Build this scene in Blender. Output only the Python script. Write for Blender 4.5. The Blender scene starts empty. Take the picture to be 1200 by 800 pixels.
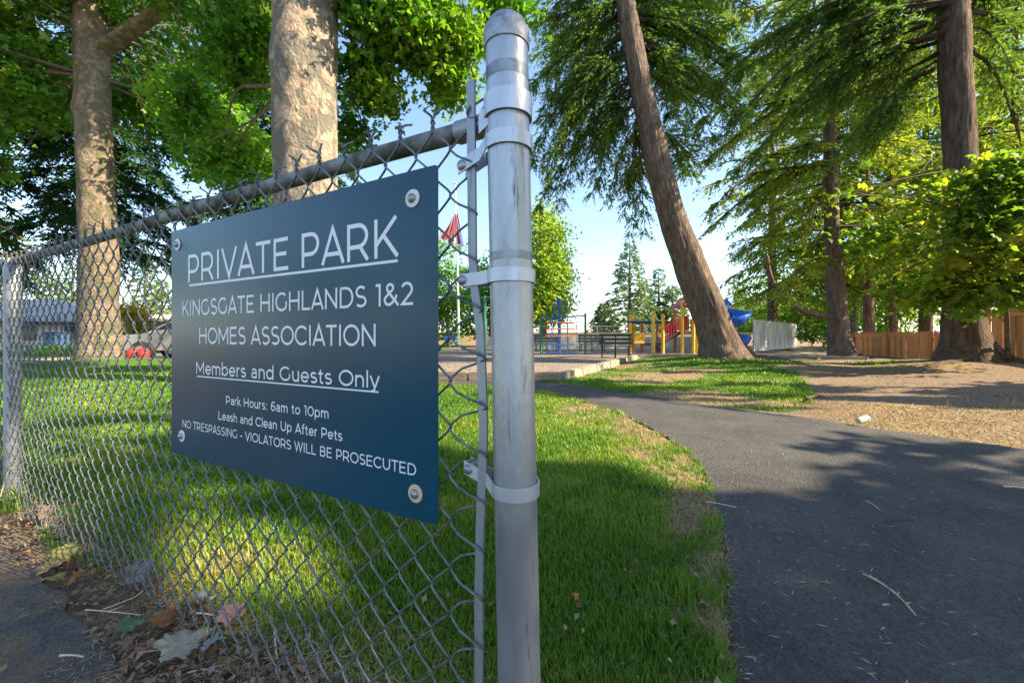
import bpy, bmesh, math, random
import numpy as np
from mathutils import Vector, Matrix, noise as mnoise
R = math.radians
rng = np.random.default_rng(7)
random.seed(7)
sc = bpy.context.scene
COL = sc.collection

# ------------------------------------------------------------------ camera, sky, sun, exposure
FPX = 480.0; CH = 0.80; HY = 395.0           # focal length in photo pixels, camera height, horizon row
cd = bpy.data.cameras.new('camera'); cam = bpy.data.objects.new('camera', cd); COL.objects.link(cam)
cd.sensor_width = 36.0; cd.lens = 36.0 * FPX / 1200.0
cam.location = (0, 0, CH); cam.rotation_euler = (R(90), 0, 0)
cd.shift_y = -5.0 / 1200.0
cd.clip_start = 0.02; cd.clip_end = 3000
sc.camera = cam
SUN_EL = 37.0
sx, sy = 0.975, -0.222                        # horizontal direction towards the sun
SUN = Vector((sx * math.cos(R(SUN_EL)), sy * math.cos(R(SUN_EL)), math.sin(R(SUN_EL)))).normalized()
wd = bpy.data.worlds.new('World'); sc.world = wd; wd.use_nodes = True
wn = wd.node_tree; wn.nodes.clear()
sky = wn.nodes.new('ShaderNodeTexSky'); sky.sky_type = 'NISHITA'; sky.sun_disc = False
sky.sun_elevation = R(SUN_EL); sky.sun_rotation = math.atan2(SUN.x, SUN.y)
sky.air_density = 1.0; sky.dust_density = 0.6; sky.ozone_density = 1.6
bg = wn.nodes.new('ShaderNodeBackground'); bg.inputs['Strength'].default_value = 0.125
wo = wn.nodes.new('ShaderNodeOutputWorld')
wn.links.new(sky.outputs[0], bg.inputs[0]); wn.links.new(bg.outputs[0], wo.inputs[0])
sl = bpy.data.lights.new('sun', 'SUN'); sl.energy = 5.0; sl.angle = R(0.55); sl.color = (1.0, 0.84, 0.60)
so = bpy.data.objects.new('sun', sl); COL.objects.link(so)
so.rotation_euler = SUN.to_track_quat('Z', 'Y').to_euler(); so.location = (20, -5, 30)
sc.view_settings.view_transform = 'Standard'; sc.view_settings.look = 'None'
sc.view_settings.exposure = 1.68; sc.view_settings.gamma = 1.0; sc.view_settings.use_curve_mapping = False
sc.render.film_transparent = False
try:
    sc.cycles.max_bounces = 8; sc.cycles.diffuse_bounces = 4; sc.cycles.transmission_bounces = 4
    sc.cycles.transparent_max_bounces = 6
    sc.cycles.use_denoising = True
    sc.cycles.sample_clamp_indirect = 6.0
except Exception:
    pass

def at(px, py, Y):
    """world point seen at photo pixel (px,py) at distance Y"""
    return Vector(((px - 600) / FPX * Y, Y, CH + (HY - py) / FPX * Y))
def gnd(px, py, z=0.0):
    Y = (CH - z) * FPX / (py - HY)
    return Vector(((px - 600) / FPX * Y, Y, z))

# ------------------------------------------------------------------ materials
def mat(name, color, rough=0.6, metal=0.0, spec=0.5, color2=None, scale=5.0, detail=6.0, bump=0.0, bscale=None,
        ramp=(0.35, 0.65), stretch=(1, 1, 1), attr=None, dist=0.0, coat=0.0):
    m = bpy.data.materials.new(name); m.use_nodes = True
    nt = m.node_tree; b = nt.nodes['Principled BSDF']
    b.inputs['Roughness'].default_value = rough; b.inputs['Metallic'].default_value = metal
    b.inputs['Specular IOR Level'].default_value = spec
    b.inputs['Coat Weight'].default_value = coat
    b.inputs['Base Color'].default_value = (*color, 1)
    tc = nt.nodes.new('ShaderNodeTexCoord'); mp = nt.nodes.new('ShaderNodeMapping')
    mp.inputs['Scale'].default_value = stretch
    nt.links.new(tc.outputs['Object'], mp.inputs['Vector'])
    if color2 is not None:
        n = nt.nodes.new('ShaderNodeTexNoise'); n.inputs['Scale'].default_value = scale
        n.inputs['Detail'].default_value = detail; n.inputs['Distortion'].default_value = dist
        nt.links.new(mp.outputs[0], n.inputs['Vector'])
        cr = nt.nodes.new('ShaderNodeValToRGB')
        cr.color_ramp.elements[0].position = ramp[0]; cr.color_ramp.elements[0].color = (*color, 1)
        cr.color_ramp.elements[1].position = ramp[1]; cr.color_ramp.elements[1].color = (*color2, 1)
        nt.links.new(n.outputs['Fac'], cr.inputs[0]); nt.links.new(cr.outputs[0], b.inputs['Base Color'])
    if bump:
        n2 = nt.nodes.new('ShaderNodeTexNoise'); n2.inputs['Scale'].default_value = bscale or scale * 3
        n2.inputs['Detail'].default_value = 6
        nt.links.new(mp.outputs[0], n2.inputs['Vector'])
        bp = nt.nodes.new('ShaderNodeBump'); bp.inputs['Strength'].default_value = min(1.0, bump)
        bp.inputs['Distance'].default_value = 0.01 * max(1.0, bump)
        nt.links.new(n2.outputs['Fac'], bp.inputs['Height']); nt.links.new(bp.outputs[0], b.inputs['Normal'])
    return m

def leaf_mat(name, cols, trans=0.35, rough=0.5, tcol=None):
    """leaf colour varies from leaf to leaf (attribute 'v', random per leaf)"""
    m = bpy.data.materials.new(name); m.use_nodes = True
    nt = m.node_tree; b = nt.nodes['Principled BSDF']; out = nt.nodes['Material Output']
    at_ = nt.nodes.new('ShaderNodeAttribute'); at_.attribute_name = 'v'
    cr = nt.nodes.new('ShaderNodeValToRGB'); els = cr.color_ramp.elements
    els[0].position = 0; els[0].color = (*cols[0], 1); els[1].position = 1; els[1].color = (*cols[-1], 1)
    for i, c in enumerate(cols[1:-1]):
        e = els.new((i + 1) / (len(cols) - 1)); e.color = (*c, 1)
    nt.links.new(at_.outputs['Fac'], cr.inputs[0]); nt.links.new(cr.outputs[0], b.inputs['Base Color'])
    b.inputs['Roughness'].default_value = rough; b.inputs['Specular IOR Level'].default_value = 0.35
    tr = nt.nodes.new('ShaderNodeBsdfTranslucent')
    hs = nt.nodes.new('ShaderNodeMixRGB'); hs.blend_type = 'MULTIPLY'; hs.inputs[0].default_value = 1
    hs.inputs[2].default_value = (*(tcol or (1.65, 1.6, 0.5)), 1)
    nt.links.new(cr.outputs[0], hs.inputs[1]); nt.links.new(hs.outputs[0], tr.inputs['Color'])
    mx = nt.nodes.new('ShaderNodeMixShader'); mx.inputs[0].default_value = trans
    nt.links.new(b.outputs[0], mx.inputs[1]); nt.links.new(tr.outputs[0], mx.inputs[2])
    nt.links.new(mx.outputs[0], out.inputs['Surface'])
    return m

def bark_mat(name, c1, c2, c3, sc_=6.0, stretch=(1, 1, .18), bump=1.0, patch=None):
    m = bpy.data.materials.new(name); m.use_nodes = True
    nt = m.node_tree; b = nt.nodes['Principled BSDF']; b.inputs['Roughness'].default_value = .9
    b.inputs['Specular IOR Level'].default_value = .15
    tc = nt.nodes.new('ShaderNodeTexCoord'); mp = nt.nodes.new('ShaderNodeMapping'); mp.inputs['Scale'].default_value = stretch
    nt.links.new(tc.outputs['Object'], mp.inputs['Vector'])
    n = nt.nodes.new('ShaderNodeTexNoise'); n.inputs['Scale'].default_value = sc_; n.inputs['Detail'].default_value = 8
    n.inputs['Roughness'].default_value = .7; n.inputs['Distortion'].default_value = .4
    nt.links.new(mp.outputs[0], n.inputs['Vector'])
    v = nt.nodes.new('ShaderNodeTexVoronoi'); v.feature = 'DISTANCE_TO_EDGE'; v.inputs['Scale'].default_value = sc_ * 1.6
    mxv = nt.nodes.new('ShaderNodeMixRGB'); mxv.inputs[0].default_value = .12
    nt.links.new(mp.outputs[0], mxv.inputs[1]); nt.links.new(n.outputs['Color'], mxv.inputs[2])
    nt.links.new(mxv.outputs[0], v.inputs['Vector'])
    cr = nt.nodes.new('ShaderNodeValToRGB'); e = cr.color_ramp.elements
    e[0].position = .3; e[0].color = (*c1, 1); e[1].position = .7; e[1].color = (*c3, 1)
    k = e.new(.5); k.color = (*c2, 1)
    nt.links.new(n.outputs['Fac'], cr.inputs[0])
    last = cr.outputs[0]
    if patch:   # large plates of another bark colour (plane bark) or moss
        pc, ps, p0, p1, pst = patch
        n3 = nt.nodes.new('ShaderNodeTexNoise'); n3.inputs['Scale'].default_value = ps; n3.inputs['Detail'].default_value = 5
        n3.inputs['Distortion'].default_value = 1.2
        mp3 = nt.nodes.new('ShaderNodeMapping'); mp3.inputs['Scale'].default_value = pst
        nt.links.new(tc.outputs['Object'], mp3.inputs['Vector']); nt.links.new(mp3.outputs[0], n3.inputs['Vector'])
        c3r = nt.nodes.new('ShaderNodeValToRGB'); c3r.color_ramp.elements[0].position = p0; c3r.color_ramp.elements[1].position = p1
        nt.links.new(n3.outputs['Fac'], c3r.inputs[0])
        mm = nt.nodes.new('ShaderNodeMixRGB'); mm.inputs[2].default_value = (*pc, 1)
        nt.links.new(c3r.outputs[0], mm.inputs[0]); nt.links.new(last, mm.inputs[1]); last = mm.outputs[0]
    nt.links.new(last, b.inputs['Base Color'])
    ad = nt.nodes.new('ShaderNodeMath'); ad.operation = 'MULTIPLY_ADD'; ad.inputs[1].default_value = 1.2
    nt.links.new(v.outputs['Distance'], ad.inputs[0]); nt.links.new(n.outputs['Fac'], ad.inputs[2])
    if patch:
        pm = nt.nodes.new('ShaderNodeMath'); pm.operation = 'MULTIPLY_ADD'; pm.inputs[1].default_value = -.35
        nt.links.new(c3r.outputs[0], pm.inputs[0]); nt.links.new(ad.outputs[0], pm.inputs[2]); ad = pm
    bp = nt.nodes.new('ShaderNodeBump'); bp.inputs['Strength'].default_value = 1.0; bp.inputs['Distance'].default_value = .03 * bump
    nt.links.new(ad.outputs[0], bp.inputs['Height']); nt.links.new(bp.outputs[0], b.inputs['Normal'])
    return m

M = {}
def metal_worn(name, c, c2, rough, metal, streak=(0.11, 0.11, 0.12)):
    m = mat(name, c, rough, metal, .5, c2, 9, 8, .12, 160, (.35, .7), (1, 1, .35))
    nt = m.node_tree; b = nt.nodes['Principled BSDF']
    src = b.inputs['Base Color'].links[0].from_socket
    tc = nt.nodes.new('ShaderNodeTexCoord'); mp = nt.nodes.new('ShaderNodeMapping'); mp.inputs['Scale'].default_value = (1, 1, .12)
    nt.links.new(tc.outputs['Object'], mp.inputs['Vector'])
    n = nt.nodes.new('ShaderNodeTexNoise'); n.inputs['Scale'].default_value = 55; n.inputs['Detail'].default_value = 9; n.inputs['Roughness'].default_value = .75
    nt.links.new(mp.outputs[0], n.inputs['Vector'])
    cr = nt.nodes.new('ShaderNodeValToRGB'); cr.color_ramp.elements[0].position = .57; cr.color_ramp.elements[1].position = .70
    nt.links.new(n.outputs['Fac'], cr.inputs[0])
    mx = nt.nodes.new('ShaderNodeMixRGB'); mx.inputs[2].default_value = (*streak, 1)
    nt.links.new(cr.outputs[0], mx.inputs[0]); nt.links.new(src, mx.inputs[1]); nt.links.new(mx.outputs[0], b.inputs['Base Color'])
    # fine speckle makes the roughness vary
    mr = nt.nodes.new('ShaderNodeMapRange'); mr.inputs['To Min'].default_value = rough - .08; mr.inputs['To Max'].default_value = rough + .25
    nt.links.new(n.outputs['Fac'], mr.inputs['Value']); nt.links.new(mr.outputs[0], b.inputs['Roughness'])
    return m
M['galv'] = metal_worn('galvanized_steel', (.30, .32, .35), (.56, .585, .60), .36, .72, (.10, .105, .115))
M['galv_line'] = metal_worn('weathered_steel', (.30, .32, .34), (.42, .43, .44), .45, .7)
M['rail'] = mat('mossy_steel_rail', (.085, .09, .065), .7, .25, .5, (.27, .28, .26), 22, 7, .3, 120, (.4, .62))
M['wire'] = mat('chain_wire', (.085, .095, .105), .5, .5, .5, (.20, .215, .225), 40, 4, .15, 300)
M['band'] = metal_worn('band_steel', (.48, .52, .57), (.64, .67, .70), .36, .6, (.22, .23, .25))
M['bolt'] = mat('bolt_steel', (.28, .29, .30), .45, .8, .5, (.42, .42, .42), 60, 4)
M['dark_stain'] = mat('dark_tape_stain', (.16, .175, .19), .45, .6, .5, (.34, .36, .38), 40, 6)
M['cap'] = mat('pitted_cap', (.24, .25, .26), .5, .7, .5, (.46, .47, .48), 70, 8, .25, 200)
# sign
M['sign'] = mat('sign_enamel', (.002, .052, .088), .27, 0, .38, (.003, .062, .10), 3, 4, .03, 14)
M['sign_text'] = mat('sign_print', (.80, .81, .80), .5)
M['washer'] = mat('washer_nylon', (.72, .72, .68), .5)
M['washer_tan'] = mat('washer_tan', (.62, .47, .30), .6)
# ground kinds
M['asphalt'] = None
M['leafG'] = leaf_mat('broad_leaf', [(.04, .12, .014), (.07, .20, .02), (.12, .27, .025), (.22, .33, .03)], .48)
M['leafY'] = leaf_mat('broad_leaf_yellow_green', [(.06, .17, .018), (.11, .25, .025), (.19, .33, .035), (.32, .40, .05)], .45)
M['leafP'] = leaf_mat('poplar_leaf', [(.11, .24, .03), (.20, .34, .04), (.32, .44, .06), (.48, .54, .10)], .4)
M['leafM'] = leaf_mat('maple_leaf', [(.06, .13, .02), (.11, .22, .03), (.20, .31, .035), (.45, .42, .05)], .6)
M['fir'] = leaf_mat('fir_needles', [(.05, .11, .028), (.085, .16, .036), (.14, .22, .045), (.23, .29, .06)], .42, tcol=(1.7, 1.7, .7))
M['fir_blue'] = leaf_mat('fir_needles_blue', [(.018, .058, .028), (.028, .08, .034), (.045, .115, .042), (.075, .15, .045)], .2, tcol=(1.5, 1.7, .9))
M['hemlock'] = leaf_mat('hemlock_needles', [(.08, .14, .028), (.14, .21, .04), (.23, .30, .05), (.38, .40, .08)], .5, tcol=(1.8, 1.7, .6))
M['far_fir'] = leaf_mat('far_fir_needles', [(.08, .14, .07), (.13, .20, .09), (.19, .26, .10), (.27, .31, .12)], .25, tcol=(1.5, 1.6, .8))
M['yellow_leaf'] = leaf_mat('yellow_shrub_leaf', [(.40, .34, .02), (.6, .48, .03), (.7, .58, .05)], .35, tcol=(1.2, 1.1, .4))
M['grass'] = leaf_mat('grass_blade', [(.06, .155, .016), (.10, .225, .022), (.17, .28, .032), (.33, .34, .08)], .4, .45, tcol=(1.9, 1.5, .5))
M['drygrass'] = leaf_mat('dry_grass_blade', [(.20, .15, .07), (.32, .26, .12), (.26, .28, .08), (.42, .34, .17)], .25, .6, tcol=(1.2, 1.1, .8))
M['plane_bark'] = bark_mat('plane_bark', (.11, .075, .05), (.21, .155, .11), (.32, .26, .20), 9, (1, 1, .8), 1.0, ((.12, .115, .065), 3.6, .47, .56, (1, 1, .7)))
M['plane_bark_pale'] = bark_mat('plane_bark_pale', (.17, .12, .085), (.34, .26, .19), (.50, .41, .31), 8, (1, 1, .8), 1.1, ((.17, .155, .12), 4.2, .46, .52, (1, 1, .55)))
M['fir_bark'] = bark_mat('fir_bark', (.075, .05, .036), (.20, .145, .11), (.32, .25, .19), 11, (1, 1, .2), 2.6, ((.10, .12, .04), .9, .60, .75, (1, 1, 1)))
M['fir_bark_red'] = bark_mat('fir_bark_red', (.055, .035, .025), (.16, .11, .078), (.26, .19, .14), 11, (1, 1, .2), 2.4)
M['limb'] = mat('limb_bark', (.030, .022, .016), .9, 0, .2, (.075, .055, .04), 12, 5)
M['limb_pale'] = mat('limb_bark_pale', (.09, .068, .048), .9, 0, .2, (.18, .14, .10), 9, 5)

# ------------------------------------------------------------------ object helpers
def tag(o, label=None, cat=None, group=None, kind=None):
    if label: o['label'] = label
    if cat: o['category'] = cat
    if group: o['group'] = group
    if kind: o['kind'] = kind
    return o
def thing(name, label, cat, loc=(0, 0, 0), rz=0.0, group=None):
    o = bpy.data.objects.new(name, None); COL.objects.link(o)
    o.empty_display_size = .2; o.location = loc; o.rotation_euler = (0, 0, rz)
    return tag(o, label, cat, group)
class MB:
    def __init__(s): s.v = []; s.f = []
    def add(s, vs, fs):
        k = len(s.v); s.v += [tuple(v) for v in vs]; s.f += [tuple(i + k for i in f) for f in fs]; return s
    def box(s, c, d, rot=None, taper=1.0):
        x, y, z = d[0] / 2, d[1] / 2, d[2] / 2
        vs = [Vector(p) for p in [(-x, -y, -z), (x, -y, -z), (x, y, -z), (-x, y, -z), (-x * taper, -y * taper, z), (x * taper, -y * taper, z), (x * taper, y * taper, z), (-x * taper, y * taper, z)]]
        if rot is not None: vs = [rot @ v for v in vs]
        c = Vector(c)
        return s.add([v + c for v in vs], [(0, 3, 2, 1), (4, 5, 6, 7), (0, 1, 5, 4), (1, 2, 6, 5), (2, 3, 7, 6), (3, 0, 4, 7)])
    def tube(s, pts, r, n=8, cap=True, closed=False):
        pts = [Vector(p) for p in pts]; rr = r if hasattr(r, '__len__') else [r] * len(pts)
        prev = None; rings = []
        for i, p in enumerate(pts):
            a = pts[max(i - 1, 0)]; b = pts[min(i + 1, len(pts) - 1)]
            t = (b - a).normalized() if (b - a).length > 1e-9 else Vector((0, 0, 1))
            if prev is None:
                u = t.cross(Vector((0, 0, 1)));
                if u.length < .1: u = t.cross(Vector((0, 1, 0)))
            else: u = prev - t * prev.dot(t)
            u.normalize(); prev = u; w = t.cross(u)
            rings.append([p + (u * math.cos(2 * math.pi * k / n) + w * math.sin(2 * math.pi * k / n)) * rr[i] for k in range(n)])
        vs = [q for ring in rings for q in ring]; fs = []
        for i in range(len(rings) - 1):
            for k in range(n):
                fs.append((i * n + k, i * n + (k + 1) % n, (i + 1) * n + (k + 1) % n, (i + 1) * n + k))
        if cap: fs.append(tuple(range(n - 1, -1, -1))); fs.append(tuple((len(rings) - 1) * n + k for k in range(n)))
        return s.add(vs, fs)
    def lathe(s, prof, n=24, c=(0, 0, 0), rot=None):
        c = Vector(c); vs = []; fs = []
        for (r, z) in prof:
            for k in range(n):
                v = Vector((r * math.cos(2 * math.pi * k / n), r * math.sin(2 * math.pi * k / n), z))
                vs.append((rot @ v if rot is not None else v) + c)
        for i in range(len(prof) - 1):
            for k in range(n): fs.append((i * n + k, i * n + (k + 1) % n, (i + 1) * n + (k + 1) % n, (i + 1) * n + k))
        fs.append(tuple(range(n - 1, -1, -1))); fs.append(tuple((len(prof) - 1) * n + k for k in range(n)))
        return s.add(vs, fs)
    def mesh(s, name, m, smooth=False):
        me = bpy.data.meshes.new(name); me.from_pydata(s.v, [], s.f); me.update()
        if m is not None: me.materials.append(m)
        if smooth: me.polygons.foreach_set('use_smooth', [True] * len(me.polygons))
        return me
    def build(s, name, m, parent=None, smooth=False, bevel=0.0):
        me = s.mesh(name, m, smooth)
        if bevel:
            bm = bmesh.new(); bm.from_mesh(me)
            bmesh.ops.bevel(bm, geom=[e for e in bm.edges if len(e.link_faces) == 2 and e.calc_face_angle(0) > .6], offset=bevel, segments=2, affect='EDGES')
            bm.to_mesh(me); bm.free()
        if smooth:
            try: me.set_sharp_from_angle(angle=R(40))
            except Exception: pass
        return obj(name, me, parent)
def obj(name, me, parent=None):
    o = bpy.data.objects.new(name, me); COL.objects.link(o)
    if parent is not None: o.parent = parent
    return o
def np_mesh(name, V, F, m, v=None, smooth=False):
    """V (n,3), F (k, c) with constant corner count c; v: value per face"""
    me = bpy.data.meshes.new(name); n, c = F.shape
    me.vertices.add(len(V)); me.vertices.foreach_set('co', np.ascontiguousarray(V, dtype=np.float32).ravel())
    me.loops.add(n * c); me.loops.foreach_set('vertex_index', np.ascontiguousarray(F, dtype=np.int32).ravel())
    me.polygons.add(n); me.polygons.foreach_set('loop_start', np.arange(0, n * c, c, dtype=np.int32))
    me.polygons.foreach_set('loop_total', np.full(n, c, dtype=np.int32))
    if smooth: me.polygons.foreach_set('use_smooth', np.ones(n, dtype=bool))
    me.update(calc_edges=True)
    if v is not None:
        a = me.attributes.new('v', 'FLOAT', 'FACE'); a.data.foreach_set('value', np.ascontiguousarray(v, dtype=np.float32))
    me.materials.append(m); return me

# openings in the tree cover: ground spots the sun reaches (x, y, rx, ry, angle)
WINDOWS = [
    (3, 17, 3.4, .9, 0), (6.8, 18.8, 2.2, .7, 0), (1, 20.5, 3, .8, 0), (-25, 18.2, 4, .9, 0), (4, 14.6, 2, .5, 0), (1.2, 11.2, 1.6, .8, 0), (14, 15, 2.5, .6, 0), (12.6, 10.6, .8, 1.2, 0),
    (1.15, 4.15, .95, 1.15, 0), (.35, 4.3, .8, 1.0, 0), (1.2, 2.85, .6, .75, 0), (.5, 3.1, .45, .42, 0), (-.4, 4.4, .7, .9, 0), (-.15, 3.3, .55, .5, 0),
    (3.9, 3.55, .95, .42, R(10)), (4.6, 4.1, 1.4, .55, R(0)), (3.3, 4.35, .5, .18, 0), (5.2, 3.3, 1.0, .5, 0),
    (-1.00, 1.52, .36, .21, R(-33)), (-1.42, 1.74, .2, .12, R(-20)), (-.72, 1.36, .17, .11, R(-35)), (-1.6, 2.1, .25, .07, 0),
    (-2.25, 1.72, .42, .18, R(-28)), (-1.75, 1.50, .2, .07, R(-35)),
    (-2.8, 3.6, 1.1, .14, 0), (-3.6, 5.2, 1.3, .22, 0), (-2.0, 4.6, .5, .12, 0), (-6.2, 7.0, 1.5, .5, 0), (-3.9, 2.9, .8, .2, 0), (-5.2, 9.5, 2.2, .35, 0),
    (3.2, 8.4, 1.6, .5, 0), (5.2, 7.6, 1.3, .35, 0), (4.4, 9.7, 2.0, .5, 0), (2.4, 6.9, .8, .25, 0), (6.8, 12.9, 2.2, .6, 0), (3.2, 12.2, 1.6, .5, 0), (3.6, 6.5, .8, .25, 0), (3.0, 5.6, .8, .18, 0), (1.8, 9.2, 1.5, .5, 0),
    (2.4, 5.0, .55, .10, R(5)), (2.0, 4.4, .5, .09, R(5)), (3.9, 5.1, .9, .12, 0), (5.4, 5.8, 1.0, .14, 0), (4.3, 4.75, .8, .1, 0), (6.5, 6.9, 1.2, .16, 0), (9.0, 10.5, 1.4, .22, 0), (9.5, 13.0, 2.5, .5, 0), (8.4, 8.5, 1.1, .15, 0),
]
wr = random.Random(5)
for _ in range(60):
    y_ = wr.uniform(4.7, 14.5); x_ = wr.uniform(.35, .95) * y_ + wr.uniform(0, 1.0); k_ = y_ / 8
    WINDOWS.append((x_, y_, wr.uniform(.25, .9) * k_, wr.uniform(.04, .11) * k_, wr.uniform(-.1, .1)))
for _ in range(26):
    y_ = wr.uniform(3.0, 12.5); x_ = -wr.uniform(.25, 1.05) * y_ + .3; k_ = y_ / 7
    WINDOWS.append((x_, y_, wr.uniform(.3, 1.0) * k_, wr.uniform(.05, .13) * k_, wr.uniform(-.1, .1)))
cot = 1.0 / math.tan(R(SUN_EL))
def sun_cull(P, extra=1.0):
    """mask of points (n,3) whose shadow misses the openings; ragged rim"""
    gx = P[:, 0] - P[:, 2] * cot * sx; gy = P[:, 1] - P[:, 2] * cot * sy
    keep = np.ones(len(P), bool)
    rag = 1 + .22 * np.sin(gx * 23 + 3 * np.sin(gy * 19)) + .15 * np.sin(gy * 41 + gx * 13)
    for (x, y, rx, ry, a) in WINDOWS:
        dx = gx - x; dy = gy - y; c, s = math.cos(a), math.sin(a)
        u = (dx * c + dy * s) / rx; w = (-dx * s + dy * c) / ry
        keep &= ~((u * u + w * w) < rag * extra)
    return keep

def rand_unit(n):
    d = rng.normal(size=(n, 3)); return d / np.linalg.norm(d, axis=1)[:, None]
def nrm(a): return a / (np.linalg.norm(a, axis=1)[:, None] + 1e-9)
def blades_mesh(name, P, D, W, L, m, v, up=None):
    """kite shaped faces: base P, unit direction D, half-width W, length L"""
    n = len(P); Nn = rand_unit(n) if up is None else up
    S = nrm(np.cross(D, Nn)) * W[:, None]
    mid = P + D * (L * .45)[:, None]
    V = np.stack([P, mid + S, P + D * L[:, None], mid - S], 1).reshape(-1, 3)
    F = np.arange(n * 4).reshape(n, 4)
    return np_mesh(name, V, F, m, v)
def leaves_mesh(name, C, size, m, v, lobes=3, upbias=.8):
    """lobed leaves: kites fanning from the stalk point"""
    n = len(C); N = nrm(rand_unit(n) + np.array([0, 0, upbias])); D = nrm(np.cross(N, rand_unit(n))); S = np.cross(N, D)
    VV = []
    angs = {1: [0], 3: [-58, 0, 58], 5: [-100, -50, 0, 50, 100]}[lobes]
    for a in angs:
        ca, sa = math.cos(R(a)), math.sin(R(a)); d = D * ca + S * sa; s = S * ca - D * sa
        ln = size * (1.0 if a == 0 else (.86 if abs(a) < 80 else .6)); w = size * (.27 if lobes > 1 else .36)
        mid = C + d * (ln * .55)[:, None] + N * (size * .10)[:, None]
        VV.append(np.stack([C, mid + s * w[:, None], C + d * ln[:, None] - N * (size * .12)[:, None], mid - s * w[:, None]], 1))
    V = np.concatenate(VV, 1).reshape(-1, 3); F = np.arange(len(V)).reshape(-1, 4)
    return np_mesh(name, V, F, m, np.repeat(v, len(angs)))

def clumpy(P, freq, seed=0.0):
    q = P * freq + seed
    return .5 + .5 * np.sin(q[:, 0] * 1.7 + 2.1 * np.sin(q[:, 1] * 1.3 + q[:, 2])) * np.cos(q[:, 2] * 1.9 + 1.7 * np.sin(q[:, 0] * .9))

# ------------------------------------------------------------------ trunks
def trunk_mesh(name, path, radii, m, n=36, step=.12, rough=.035, ridges=0, flare=(), knobs=(), seed=0):
    """tube through path with radius radii, bark relief in the geometry, root flare (angle, reach, height)"""
    pts = [Vector(p) for p in path]; L = [0]
    for i in range(1, len(pts)): L.append(L[-1] + (pts[i] - pts[i - 1]).length)
    N = max(8, int(L[-1] / step)); V = []; base = pts[0]
    for i in range(N + 1):
        d = L[-1] * i / N; k = 0
        while k < len(L) - 2 and d > L[k + 1]: k += 1
        t = (d - L[k]) / (L[k + 1] - L[k]); tt = t * t * (3 - 2 * t) * .35 + t * .65
        p = pts[k].lerp(pts[k + 1], tt); r = radii[k] * (1 - t) + radii[k + 1] * t
        for j in range(n):
            a = 2 * math.pi * j / n; ca, sa = math.cos(a), math.sin(a)
            rr = r
            q = Vector((ca * r * 3 + seed, sa * r * 3, p.z * .8))
            rr += r * rough * 2.2 * mnoise.noise(q)
            if ridges:
                ph = a * ridges + 2.5 * mnoise.noise(Vector((ca * 2, sa * 2 + seed, p.z * .7)))
                rr += r * rough * (abs(math.sin(ph)) - .5) + r * rough * .7 * mnoise.noise(Vector((ca * 14, sa * 14, p.z * 3.5 + seed)))
            else: rr += r * rough * .5 * mnoise.noise(Vector((ca * 9, sa * 9, p.z * 5 + seed)))
            for (fa, fl, fh) in flare:
                da = (a - fa + math.pi) % (2 * math.pi) - math.pi
                rr += fl * math.exp(-(da / .42) ** 2) * math.exp(-max(0, p.z - base.z) / fh)
            for (kz, ka, kr, ks) in knobs:
                da = (a - ka + math.pi) % (2 * math.pi) - math.pi
                rr += kr * math.exp(-(da * r / ks) ** 2 - ((p.z - kz) / ks) ** 2)
            V.append((p.x + ca * rr, p.y + sa * rr, p.z))
    V = np.array(V); F = []
    i = np.arange(N)[:, None] * n; j = np.arange(n)[None, :]; j2 = (j + 1) % n
    F = np.stack([i + j, i + j2, i + n + j2, i + n + j], 2).reshape(-1, 4)
    return np_mesh(name, V, F, m, None, True)

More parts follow.
